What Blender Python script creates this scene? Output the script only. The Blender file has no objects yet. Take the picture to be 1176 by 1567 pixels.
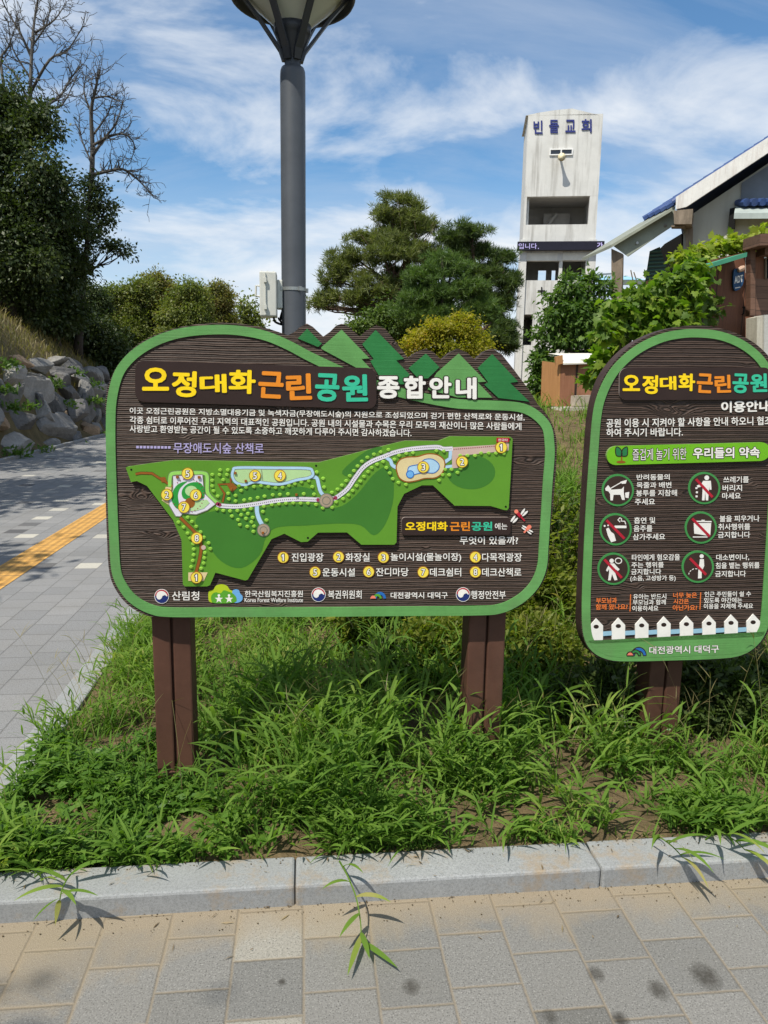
import bpy, bmesh, math, random
import numpy as np
from mathutils import Vector, Matrix, Euler

# ------------------------------------------------------------------ camera, sky, sun
SC = bpy.context.scene
COL = SC.collection
F, CX, CY = 1130.0, 588.0, 783.5
YAW, PITCH, ROLL = math.radians(6.3), math.radians(9.7), math.radians(0.92)
CAM = np.array([0.0, 0.0, 1.62])
_h = np.array([math.sin(YAW), math.cos(YAW), 0.0])
_r = np.array([math.cos(YAW), -math.sin(YAW), 0.0])
FWD = math.cos(PITCH) * _h + np.array([0, 0, -math.sin(PITCH)])
_u = np.cross(_r, FWD)
RGT = math.cos(ROLL) * _r + math.sin(ROLL) * _u
UPV = -math.sin(ROLL) * _r + math.cos(ROLL) * _u
cd = bpy.data.cameras.new('camera')
cam = bpy.data.objects.new('camera', cd)
COL.objects.link(cam)
cam.matrix_world = Matrix(((RGT[0], UPV[0], -FWD[0], CAM[0]), (RGT[1], UPV[1], -FWD[1], CAM[1]),
                           (RGT[2], UPV[2], -FWD[2], CAM[2]), (0, 0, 0, 1)))
cd.sensor_fit = 'VERTICAL'
cd.sensor_height = 24.0
cd.lens = 24.0 * F / 1567.0
cd.clip_start = 0.05
cd.clip_end = 3000
SC.camera = cam
SC.view_settings.view_transform = 'Standard'
SC.view_settings.look = 'None'
SC.view_settings.exposure = 0.35
SC.view_settings.gamma = 1.0

SUN_EL, SUN_AZ = math.radians(58), math.radians(224)      # compass bearing the light comes from (0 = +Y, 90 = +X)
sundir = Vector((math.sin(SUN_AZ) * math.cos(SUN_EL), math.cos(SUN_AZ) * math.cos(SUN_EL), math.sin(SUN_EL)))
sl = bpy.data.lights.new('sun', 'SUN')
sl.energy = 4.3
sl.angle = math.radians(0.55)
sl.color = (1.0, 0.94, 0.83)
so = bpy.data.objects.new('sun', sl)
COL.objects.link(so)
so.rotation_euler = sundir.to_track_quat('Z', 'Y').to_euler()

W = bpy.data.worlds.new('World')
SC.world = W
W.use_nodes = True
wt = W.node_tree
wt.nodes.clear()


def N(t, typ, **kw):
    n = t.nodes.new(typ)
    for k, v in kw.items():
        if k.startswith('i_'):
            key = k[2:]
            key = int(key) if key.isdigit() else key.replace('_', ' ')
            n.inputs[key].default_value = v
        else:
            setattr(n, k, v)
    return n


def LK(t, a, b):
    t.links.new(a, b)


def M2(t, op, a, b=None, clamp=False):
    n = t.nodes.new('ShaderNodeMath')
    n.operation = op
    n.use_clamp = clamp
    for i, x in enumerate((a, b)):
        if x is None:
            continue
        if isinstance(x, (int, float)):
            n.inputs[i].default_value = x
        else:
            t.links.new(x, n.inputs[i])
    return n.outputs[0]


def ramp(t, fac, stops, interp='LINEAR'):
    n = t.nodes.new('ShaderNodeValToRGB')
    n.color_ramp.interpolation = interp
    e = n.color_ramp.elements
    while len(e) < len(stops):
        e.new(0.5)
    for k, (p, c) in enumerate(stops):
        e[k].position = p
        e[k].color = (c[0], c[1], c[2], 1) if not isinstance(c, (int, float)) else (c, c, c, 1)
    if fac is not None:
        t.links.new(fac, n.inputs[0])
    return n.outputs[0]


def mixc(t, fac, a, b, mode='MIX'):
    n = t.nodes.new('ShaderNodeMix')
    n.data_type = 'RGBA'
    n.blend_type = mode
    for sock, x in ((n.inputs[0], fac), (n.inputs[6], a), (n.inputs[7], b)):
        if isinstance(x, (int, float)):
            sock.default_value = x
        elif isinstance(x, (tuple, list)):
            sock.default_value = (x[0], x[1], x[2], 1)
        else:
            t.links.new(x, sock)
    return n.outputs[2]


sky = N(wt, 'ShaderNodeTexSky', sky_type='NISHITA', sun_disc=False, sun_elevation=SUN_EL, sun_rotation=SUN_AZ,
        altitude=80, air_density=1.0, dust_density=0.6, ozone_density=1.6)
tc = N(wt, 'ShaderNodeTexCoord')
sep = N(wt, 'ShaderNodeSeparateXYZ')
LK(wt, tc.outputs['Generated'], sep.inputs[0])
zz = M2(wt, 'MAXIMUM', M2(wt, 'ADD', sep.outputs[2], 0.34), 0.08)
cmb = N(wt, 'ShaderNodeCombineXYZ')
LK(wt, M2(wt, 'DIVIDE', sep.outputs[0], zz), cmb.inputs[0])
LK(wt, M2(wt, 'DIVIDE', sep.outputs[1], zz), cmb.inputs[1])


def cloud_layer(loc, rot, scale, nscale, detail, rough, dist):
    mp = N(wt, 'ShaderNodeMapping')
    mp.inputs['Location'].default_value = loc
    mp.inputs['Rotation'].default_value = (0, 0, math.radians(rot))
    mp.inputs['Scale'].default_value = scale
    LK(wt, cmb.outputs[0], mp.inputs[0])
    n_ = N(wt, 'ShaderNodeTexNoise', i_Scale=nscale, i_Detail=detail, i_Roughness=rough, i_Distortion=dist)
    LK(wt, mp.outputs[0], n_.inputs['Vector'])
    return n_.outputs['Fac']


puffs = cloud_layer((4.2, 1.7, 0.3), -28, (1.0, 1.5, 1.0), 2.1, 10.0, 0.58, 0.35)
fields = cloud_layer((1.9, 0.4, 0.0), -15, (0.8, 1.0, 1.0), 1.1, 2.0, 0.45, 0.0)
veil = cloud_layer((7.3, 2.2, 0.0), -38, (0.55, 1.5, 1.0), 1.6, 9.0, 0.62, 0.6)
low = M2(wt, 'MULTIPLY', M2(wt, 'SUBTRACT', 0.40, sep.outputs[2], clamp=True), 0.20)
dens = M2(wt, 'ADD', M2(wt, 'ADD', M2(wt, 'MULTIPLY', puffs, 0.62), M2(wt, 'MULTIPLY', fields, 0.42)), low)
cmask = ramp(wt, dens, [(0.0, 0.0), (0.49, 0.0), (0.555, 0.5), (0.63, 0.92), (0.76, 1.0)])
vmask = ramp(wt, veil, [(0.40, 0.0), (0.72, 0.55)])
ccol = mixc(wt, puffs, (5.2, 5.7, 6.3), (7.3, 7.4, 7.5))
skyc = mixc(wt, 1.0, sky.outputs[0], (0.66, 0.93, 1.06), 'MULTIPLY')
hz = M2(wt, 'MULTIPLY', M2(wt, 'DIVIDE', M2(wt, 'SUBTRACT', 0.26, sep.outputs[2], clamp=True), 0.26), 0.9)
skyc = mixc(wt, hz, skyc, (5.3, 5.8, 6.5))
both = mixc(wt, cmask, mixc(wt, vmask, skyc, (4.6, 5.1, 5.9)), ccol)
bg = N(wt, 'ShaderNodeBackground', i_Strength=0.11)
LK(wt, both, bg.inputs['Color'])
wo = N(wt, 'ShaderNodeOutputWorld')
LK(wt, bg.outputs[0], wo.inputs[0])

RNG = np.random.default_rng(11)
random.seed(5)


# ------------------------------------------------------------------ pixels of the photograph -> points of the place
def rays(px, py):
    px = np.asarray(px, float)
    py = np.asarray(py, float)
    a = (px - CX) / F
    b = -(py - CY) / F
    return FWD[None, :] + a.reshape(-1, 1) * RGT[None, :] + b.reshape(-1, 1) * UPV[None, :]


def on_y(px, py, Y):
    d = rays([px], [py])[0]
    return CAM + d * ((Y - CAM[1]) / d[1])


def on_z(px, py, Z):
    d = rays([px], [py])[0]
    return CAM + d * ((Z - CAM[2]) / d[2])


class Frame:
    """An upright plane: u runs along it, n points towards the viewer's side."""

    def __init__(self, x, y, yaw=0.0):
        c, s = math.cos(yaw), math.sin(yaw)
        self.o = np.array([x, y, 0.0])
        self.u = np.array([c, s, 0.0])
        self.n = np.array([s, -c, 0.0])

    def hit(self, pts, out=0.0, at=0.0):
        """pixel points -> world points on the plane shifted by `at` towards the viewer, then lifted by `out`."""
        p = np.asarray(pts, float).reshape(-1, 2)
        d = rays(p[:, 0], p[:, 1])
        o = self.o + self.n * at
        t = ((o - CAM) @ self.n) / (d @ self.n)
        return CAM + d * t[:, None] + self.n * out

    def uz(self, px, py, at=0.0):
        w = self.hit([(px, py)], 0, at)[0]
        return float((w - self.o) @ self.u), float(w[2])

    def pt(self, u, v, z):
        """v > 0 goes away from the viewer"""
        return self.o + self.u * u - self.n * v + np.array([0, 0, z])


def catmull(pts, n=6, closed=True):
    p = np.asarray(pts, float)
    m = len(p)
    out = []
    rng = range(m) if closed else range(m - 1)
    for i in rng:
        if closed:
            a, b, c, d = p[(i - 1) % m], p[i], p[(i + 1) % m], p[(i + 2) % m]
        else:
            a, b, c, d = p[max(i - 1, 0)], p[i], p[i + 1], p[min(i + 2, m - 1)]
        for k in range(n):
            t = k / n
            out.append(0.5 * ((2 * b) + (c - a) * t + (2 * a - 5 * b + 4 * c - d) * t * t + (3 * b - a - 3 * c + d) * t ** 3))
    if not closed:
        out.append(p[-1])
    return np.array(out)


def rrect(tl, tr, br, bl, r, n=5):
    """rounded quadrilateral in pixel space"""
    q = [np.array(x, float) for x in (tl, tr, br, bl)]
    out = []
    for i in range(4):
        p, a, b = q[i], q[i - 1], q[(i + 1) % 4]
        da = (a - p) / np.linalg.norm(a - p)
        db = (b - p) / np.linalg.norm(b - p)
        s, e = p + da * r, p + db * r
        for k in range(n + 1):
            t = k / n
            t2 = 0.5 - 0.5 * math.cos(math.pi * t)
            m = (1 - t) ** 2 * s + 2 * t * (1 - t) * (p * 0.8 + (s + e) * 0.1) + t * t * e
            out.append(m)
    return np.array(out)


def circ(cx, cy, r, n=20, ry=None, rot=0.0):
    a = np.linspace(0, 2 * math.pi, n, endpoint=False)
    x, y = r * np.cos(a), (ry or r) * np.sin(a)
    c, s = math.cos(rot), math.sin(rot)
    return np.stack([cx + x * c - y * s, cy + x * s + y * c], 1)


# ------------------------------------------------------------------ mesh collecting
ORG = {}


class MB:
    def __init__(self):
        self.v, self.f, self.m, self.mats, self.n = [], [], [], [], 0

    def mi(self, mat):
        if mat not in self.mats:
            self.mats.append(mat)
        return self.mats.index(mat)

    def add(self, verts, faces, mat):
        verts = np.asarray(verts, float).reshape(-1, 3)
        k = self.mi(mat)
        self.v.append(verts)
        for f in faces:
            self.f.append([i + self.n for i in f])
            self.m.append(k)
        self.n += len(verts)

    def prism(self, fr, pts, o0, o1, mat, side=None, at=0.0):
        w = fr.hit(pts, 0, at)
        n = len(w)
        # orientation does not matter for shading: faces are two-sided
        a, b = w + fr.n * o1, w + fr.n * o0
        self.add(a, [list(range(n))], mat)
        self.add(np.vstack([a, b]), [[i, (i + 1) % n, n + (i + 1) % n, n + i] for i in range(n)], side or mat)

    def flat(self, fr, pts, o, mat):
        w = fr.hit(pts, o)
        self.add(w, [list(range(len(w)))], mat)

    def ribbon(self, fr, pts, w, o0, o1, mat, closed=False):
        p = np.asarray(pts, float)
        n = len(p)
        if closed:
            t = np.roll(p, -1, 0) - np.roll(p, 1, 0)
        else:
            t = np.gradient(p, axis=0)
        t /= np.linalg.norm(t, axis=1)[:, None] + 1e-9
        nn = np.stack([-t[:, 1], t[:, 0]], 1)
        L, R_ = p + nn * w / 2, p - nn * w / 2
        a, b = fr.hit(L, o1), fr.hit(R_, o1)
        fs = [[i, i + 1, n + i + 1, n + i] for i in range(n - 1)]
        if closed:
            fs.append([n - 1, 0, n, 2 * n - 1])
        self.add(np.vstack([a, b]), fs, mat)
        if o1 - o0 > 5e-4:
            for q in (L, R_):
                c, d = fr.hit(q, o1), fr.hit(q, o0)
                self.add(np.vstack([c, d]), fs, mat)

    def box(self, c, s, mat, rz=0.0, bev=0.0, top=None):
        """c centre, s full sizes; optional chamfer"""
        hx, hy, hz = s[0] / 2, s[1] / 2, s[2] / 2
        if bev <= 0:
            v = np.array([[x, y, z] for z in (-hz, hz) for y in (-hy, hy) for x in (-hx, hx)])
            fs = [[0, 2, 3, 1], [4, 5, 7, 6], [0, 1, 5, 4], [2, 6, 7, 3], [0, 4, 6, 2], [1, 3, 7, 5]]
        else:
            bm = bmesh.new()
            bmesh.ops.create_cube(bm, size=1.0)
            bmesh.ops.scale(bm, vec=(s[0], s[1], s[2]), verts=bm.verts)
            bmesh.ops.bevel(bm, geom=list(bm.edges), offset=bev, segments=2, affect='EDGES', profile=0.5)
            bm.verts.ensure_lookup_table()
            v = np.array([x.co[:] for x in bm.verts])
            fs = [[x.index for x in f.verts] for f in bm.faces]
            bm.free()
        c_, s_ = math.cos(rz), math.sin(rz)
        v = v @ np.array([[c_, s_, 0], [-s_, c_, 0], [0, 0, 1]])
        self.add(v + np.asarray(c, float), fs, mat)

    def fbox(self, fr, u0, u1, v0, v1, z0, z1, mat):
        """box given in a frame"""
        p = [fr.pt(u, v, z) for z in (z0, z1) for v in (v0, v1) for u in (u0, u1)]
        self.add(p, [[0, 2, 3, 1], [4, 5, 7, 6], [0, 1, 5, 4], [2, 6, 7, 3], [0, 4, 6, 2], [1, 3, 7, 5]], mat)

    def bar(self, a, b, w, h, mat):
        """rectangular bar from a to b"""
        a, b = np.asarray(a, float), np.asarray(b, float)
        t = (b - a) / np.linalg.norm(b - a)
        up = np.array([0, 0, 1.0]) if abs(t[2]) < 0.95 else np.array([0, 1.0, 0])
        s = np.cross(t, up)
        s /= np.linalg.norm(s)
        q = np.cross(s, t)
        v = [p + s * x * w / 2 + q * y * h / 2 for p in (a, b) for x, y in ((-1, -1), (1, -1), (1, 1), (-1, 1))]
        self.add(v, [[3, 2, 1, 0], [4, 5, 6, 7], [0, 1, 5, 4], [1, 2, 6, 5], [2, 3, 7, 6], [3, 0, 4, 7]], mat)

    def tube(self, pts, rad, mat, n=8, cap=True):
        p = np.asarray(pts, float)
        r = np.broadcast_to(np.asarray(rad, float), (len(p),))
        t = np.gradient(p, axis=0)
        t /= np.linalg.norm(t, axis=1)[:, None] + 1e-9
        ref = np.array([0.31, 0.95, 0.05]) if abs(t[0] @ np.array([0.31, 0.95, 0.05])) < 0.9 else np.array([1.0, 0, 0])
        s = np.cross(t, ref)
        s /= np.linalg.norm(s, axis=1)[:, None] + 1e-9
        q = np.cross(t, s)
        a = np.linspace(0, 2 * math.pi, n, endpoint=False)
        v = p[:, None, :] + r[:, None, None] * (np.cos(a)[None, :, None] * s[:, None, :] + np.sin(a)[None, :, None] * q[:, None, :])
        m = len(p)
        fs = [[i * n + k, i * n + (k + 1) % n, (i + 1) * n + (k + 1) % n, (i + 1) * n + k] for i in range(m - 1) for k in range(n)]
        if cap:
            fs += [list(range(n))[::-1], [(m - 1) * n + k for k in range(n)]]
        self.add(v.reshape(-1, 3), fs, mat)

    def lathe(self, c, prof, mat, n=32):
        """prof: (radius, z)"""
        a = np.linspace(0, 2 * math.pi, n, endpoint=False)
        v = [[c[0] + r * math.cos(x), c[1] + r * math.sin(x), c[2] + z] for r, z in prof for x in a]
        m = len(prof)
        fs = [[i * n + k, i * n + (k + 1) % n, (i + 1) * n + (k + 1) % n, (i + 1) * n + k] for i in range(m - 1) for k in range(n)]
        self.add(v, fs, mat)

    def build(self, name, parent=None, loc=None, smooth=False, **props):
        v = np.vstack(self.v)
        org = ORG.get(parent.name) if parent is not None else None
        if org is None:
            org = np.array(loc if loc is not None else (0, 0, 0), float)
        me = bpy.data.meshes.new(name)
        me.from_pydata((v - org).tolist(), [], self.f)
        for m in self.mats:
            me.materials.append(m)
        me.polygons.foreach_set('material_index', self.m)
        if smooth:
            me.polygons.foreach_set('use_smooth', [True] * len(me.polygons))
        me.update()
        o = bpy.data.objects.new(name, me)
        COL.objects.link(o)
        if parent is not None:
            o.parent = parent
            ORG[o.name] = org
        else:
            o.location = org
            ORG[o.name] = org
        for k, x in props.items():
            o[k] = x
        return o


def thing(name, label, cat, loc, group=None):
    o = bpy.data.objects.new(name, None)
    COL.objects.link(o)
    o.location = [float(x) for x in loc]
    o.empty_display_size = 0.2
    o['label'] = label
    o['category'] = cat
    if group:
        o['group'] = group
    ORG[o.name] = np.array(loc, float)
    return o


def fast_mesh(name, V, quads, mat, parent=None, loc=None, smooth=False, mats=None, midx=None, **props):
    """V (n,3), quads (m,4)"""
    org = ORG.get(parent.name) if parent is not None else np.array(loc if loc is not None else (0, 0, 0), float)
    me = bpy.data.meshes.new(name)
    V = np.asarray(V, np.float32) - org.astype(np.float32)
    q = np.asarray(quads, np.int32)
    k = q.shape[1]
    me.vertices.add(len(V))
    me.vertices.foreach_set('co', V.ravel())
    me.loops.add(q.size)
    me.loops.foreach_set('vertex_index', q.ravel())
    me.polygons.add(len(q))
    me.polygons.foreach_set('loop_start', np.arange(0, q.size, k, dtype=np.int32))
    for m in (mats or [mat]):
        me.materials.append(m)
    if midx is not None:
        me.polygons.foreach_set('material_index', np.asarray(midx, np.int32))
    if smooth:
        me.polygons.foreach_set('use_smooth', np.ones(len(q), bool))
    me.update(calc_edges=True)
    o = bpy.data.objects.new(name, me)
    COL.objects.link(o)
    if parent is not None:
        o.parent = parent
    else:
        o.location = org
    ORG[o.name] = org
    for a, b in props.items():
        o[a] = b
    return o


# ------------------------------------------------------------------ materials
def lin(c):
    return tuple(((x / 255) / 12.92 if x / 255 <= 0.04045 else ((x / 255 + 0.055) / 1.055) ** 2.4) for x in c)


def newmat(name):
    m = bpy.data.materials.new(name)
    m.use_nodes = True
    t = m.node_tree
    t.nodes.clear()
    out = t.nodes.new('ShaderNodeOutputMaterial')
    b = t.nodes.new('ShaderNodeBsdfPrincipled')
    t.links.new(b.outputs[0], out.inputs[0])
    return m, t, b, out


def ocoord(t, scale=(1, 1, 1), kind='Object', rot=(0, 0, 0)):
    c = t.nodes.new('ShaderNodeTexCoord')
    mpn = t.nodes.new('ShaderNodeMapping')
    mpn.inputs['Scale'].default_value = scale
    mpn.inputs['Rotation'].default_value = rot
    t.links.new(c.outputs[kind], mpn.inputs[0])
    return mpn.outputs[0]


def noise(t, vec, scale, detail=4, rough=0.55, dist=0.0):
    n = N(t, 'ShaderNodeTexNoise', i_Scale=scale, i_Detail=detail, i_Roughness=rough, i_Distortion=dist)
    t.links.new(vec, n.inputs['Vector'])
    return n.outputs['Fac']


def bump(t, b, h, strength=0.3, dist=0.01):
    n = N(t, 'ShaderNodeBump', i_Strength=strength, i_Distance=dist)
    t.links.new(h, n.inputs['Height'])
    t.links.new(n.outputs[0], b.inputs['Normal'])


_pc = {}


def paint(rgb, rough=0.5, var=0.10, scale=14, spec=0.22, metal=0.0, bumpy=0.0, dirt=0.0):
    """plain painted surface with faint wear"""
    key = (rgb, rough, var, scale, metal, bumpy, dirt)
    if key in _pc:
        return _pc[key]
    m, t, b, _ = newmat('paint_%d_%d_%d' % rgb)
    c = lin(rgb)
    v = ocoord(t)
    f = noise(t, v, scale, 6, 0.65)
    d = tuple(x * (1 - var * 1.6) for x in c)
    l = tuple(min(1, x * (1 + var)) for x in c)
    col = ramp(t, f, [(0.3, d), (0.7, l)])
    if dirt:
        f2 = noise(t, ocoord(t, (1, 1, 0.25)), scale * 0.35, 8, 0.7)
        col = mixc(t, M2(t, 'MULTIPLY', ramp(t, f2, [(0.52, 0.0), (0.72, 1.0)]), dirt), col, (0.09, 0.08, 0.065))
    t.links.new(col, b.inputs['Base Color'])
    b.inputs['Roughness'].default_value = rough
    b.inputs['Metallic'].default_value = metal
    b.inputs['Specular IOR Level'].default_value = spec
    if bumpy:
        bump(t, b, noise(t, v, scale * 6, 4), bumpy, 0.004)
    _pc[key] = m
    return m


def leafmat(name, stops, trans=0.35, rough=0.5, patch=0.35, pscale=0.7, spec=0.35):
    """leaf colour differs leaf by leaf and a little from clump to clump"""
    m, t, b, out = newmat(name)
    g = t.nodes.new('ShaderNodeNewGeometry')
    v = ocoord(t)
    big = noise(t, v, pscale, 3)
    f = M2(t, 'ADD', M2(t, 'MULTIPLY', g.outputs['Random Per Island'], 1 - patch), M2(t, 'MULTIPLY', ramp(t, big, [(0.3, 0.0), (0.7, 1.0)]), patch))
    col = ramp(t, f, stops)
    t.links.new(col, b.inputs['Base Color'])
    b.inputs['Roughness'].default_value = rough
    b.inputs['Specular IOR Level'].default_value = spec
    tr = t.nodes.new('ShaderNodeBsdfTranslucent')
    tcol = mixc(t, 1.0, col, (1.5, 1.7, 0.55), 'MULTIPLY')
    t.links.new(tcol, tr.inputs['Color'])
    mx = t.nodes.new('ShaderNodeMixShader')
    mx.inputs[0].default_value = trans
    t.links.new(b.outputs[0], mx.inputs[1])
    t.links.new(tr.outputs[0], mx.inputs[2])
    t.links.new(mx.outputs[0], out.inputs[0])
    return m


def barkmat(name, a, bcol, scale=6):
    m, t, b, _ = newmat(name)
    v = ocoord(t, (1, 1, 0.25))
    f = noise(t, v, scale, 6, 0.7)
    t.links.new(ramp(t, f, [(0.3, a), (0.7, bcol)]), b.inputs['Base Color'])
    b.inputs['Roughness'].default_value = 0.9
    bump(t, b, f, 0.6, 0.03)
    return m


def woodgrain(name, dark, light, freq=150.0, strength=0.9, dist=0.006):
    """sand-blasted wood: raised horizontal grain that wanders round a few knots"""
    m, t, b, _ = newmat(name)
    c = t.nodes.new('ShaderNodeTexCoord')
    s = t.nodes.new('ShaderNodeSeparateXYZ')
    t.links.new(c.outputs['Object'], s.inputs[0])
    lo = noise(t, ocoord(t, (1.0, 1.0, 2.2)), 1.8, 2, 0.4)
    kn = noise(t, ocoord(t, (2.6, 2.6, 6.5)), 1.7, 2, 0.45)
    knot = M2(t, 'POWER', ramp(t, kn, [(0.62, 0.0), (0.82, 1.0)]), 1.5)
    fine = noise(t, ocoord(t, (6, 6, 60)), 1.5, 3)
    zd = M2(t, 'ADD', s.outputs[2], M2(t, 'ADD', M2(t, 'MULTIPLY', lo, 0.026), M2(t, 'ADD', M2(t, 'MULTIPLY', knot, 0.055), M2(t, 'MULTIPLY', fine, 0.006))))
    vary = noise(t, ocoord(t, (0.4, 0.4, 7)), 3.0, 3)
    ph = M2(t, 'MULTIPLY', zd, freq * 2 * math.pi)
    w1 = M2(t, 'ADD', M2(t, 'MULTIPLY', M2(t, 'SINE', ph), 0.5), 0.5)
    w2 = M2(t, 'ADD', M2(t, 'MULTIPLY', M2(t, 'SINE', M2(t, 'MULTIPLY', ph, 0.47)), 0.5), 0.5)
    h = M2(t, 'ADD', M2(t, 'MULTIPLY', w1, 0.55), M2(t, 'MULTIPLY', w2, 0.45))
    h = M2(t, 'MULTIPLY', h, M2(t, 'ADD', 0.35, vary))
    grit = noise(t, ocoord(t, (20, 20, 160)), 1.2, 4, 0.7)
    hh = M2(t, 'ADD', h, M2(t, 'MULTIPLY', grit, 0.25))
    col = ramp(t, hh, [(0.15, dark), (0.62, tuple((x + y) / 2 for x, y in zip(dark, light))), (0.95, light)])
    t.links.new(col, b.inputs['Base Color'])
    b.inputs['Roughness'].default_value = 0.62
    b.inputs['Specular IOR Level'].default_value = 0.35
    bump(t, b, hh, strength, dist)
    return m


def granite(name, base, amp=0.5, scale=380, rough=0.75, moss=0.0):
    m, t, b, _ = newmat(name)
    v = ocoord(t)
    a = noise(t, v, scale, 2, 0.6)
    c = noise(t, v, scale * 0.33, 3, 0.6)
    big = noise(t, v, 3.0, 5, 0.6)
    sp = M2(t, 'ADD', M2(t, 'MULTIPLY', a, 0.6), M2(t, 'MULTIPLY', c, 0.4))
    col = ramp(t, sp, [(0.33, tuple(x * (1 - amp) for x in base)), (0.5, base), (0.68, tuple(min(1, x * (1 + amp * 0.6)) for x in base))])
    col = mixc(t, M2(t, 'MULTIPLY', ramp(t, big, [(0.4, 0.0), (0.75, 1.0)]), 0.35), col, tuple(x * 0.55 for x in base))
    if moss:
        col = mixc(t, M2(t, 'MULTIPLY', ramp(t, noise(t, v, 5, 6, 0.7), [(0.52, 0.0), (0.68, 1.0)]), moss), col, (0.30, 0.21, 0.11))
    t.links.new(col, b.inputs['Base Color'])
    b.inputs['Roughness'].default_value = rough
    bump(t, b, sp, 0.25, 0.003)
    return m


def rimpaint(name, rgb, var=0.10):
    """green paint on raised wood: the grain shows through, with rubbed and dusty places"""
    m, t, b, _ = newmat(name)
    c = lin(rgb)
    v = ocoord(t)
    f = noise(t, v, 7, 8, 0.7)
    g = noise(t, ocoord(t, (2.5, 2.5, 130)), 1.6, 3, 0.6)
    sc = noise(t, ocoord(t, (30, 30, 9), rot=(0, 0.6, 0)), 3.0, 5, 0.75)
    col = ramp(t, f, [(0.28, tuple(x * 0.80 for x in c)), (0.55, c), (0.78, tuple(min(1, x * 1.12 + .01) for x in c))])
    col = mixc(t, ramp(t, sc, [(0.70, 0.0), (0.76, 0.55)]), col, tuple(min(1, x * 1.3 + .06) for x in c))
    col = mixc(t, ramp(t, noise(t, v, 2.6, 7, 0.7), [(0.52, 0.0), (0.75, 0.38)]), col, (0.13, 0.125, 0.085))
    t.links.new(col, b.inputs['Base Color'])
    b.inputs['Roughness'].default_value = 0.55
    b.inputs['Specular IOR Level'].default_value = 0.25
    bump(t, b, M2(t, 'ADD', M2(t, 'MULTIPLY', g, .8), M2(t, 'MULTIPLY', sc, .2)), 0.35, 0.003)
    return m


# ------------------------------------------------------------------ ground, path, paving, kerb
def sstep(x, a, b):
    t = np.clip((np.asarray(x, float) - a) / (b - a), 0, 1)
    return t * t * (3 - 2 * t)


BY = [2.2, 3.0, 3.8, 5.0, 7.0, 8.6, 10.0, 11.5, 14.0, 40.0, 90.0]
BZ = [0.055, 0.09, 0.21, 0.48, 0.90, 1.17, 1.34, 1.37, 1.39, 1.5, 1.5]


def bank_z(x, y):
    x = np.asarray(x, float)
    y = np.asarray(y, float)
    base = np.interp(y, BY, BZ)
    k = sstep(x, -1.15, 1.0)
    z = 0.055 + (base - 0.055) * k
    return z + 0.012 * np.sin(x * 5.1 + y * 2.3) * np.sin(y * 4.3 - x * 1.7) + 0.008 * np.sin(x * 13 + 1) * np.sin(y * 11)


def hill_z(x, y):
    x = np.asarray(x, float)
    y = np.asarray(y, float)
    d = np.maximum(-6.9 - x, 0)
    top = np.interp(y, [0, 8, 14, 19, 26, 40, 60], [2.7, 2.65, 2.35, 2.0, 1.5, 1.0, 0.6])
    z = top * sstep(-x, 6.1, 7.4) + np.interp(y, [0, 14, 22, 30, 40], [0.95, 1.1, 1.2, 1.0, 0.5]) * 5.0 * (1 - np.exp(-d / 5.0))
    return z - 0.05 + 0.09 * np.sin(x * 1.9 + y * 0.7) * np.sin(y * 1.3)


def height_sheet(name, xs, ys, fn, mat):
    X, Y = np.meshgrid(xs, ys)
    Z = fn(X, Y)
    V = np.stack([X.ravel(), Y.ravel(), Z.ravel()], 1)
    nx, ny = len(xs), len(ys)
    i = (np.arange(ny - 1)[:, None] * nx + np.arange(nx - 1)[None, :]).ravel()
    q = np.stack([i, i + 1, i + nx + 1, i + nx], 1)
    return fast_mesh(name, V, q, mat, smooth=True, kind='structure')


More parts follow.
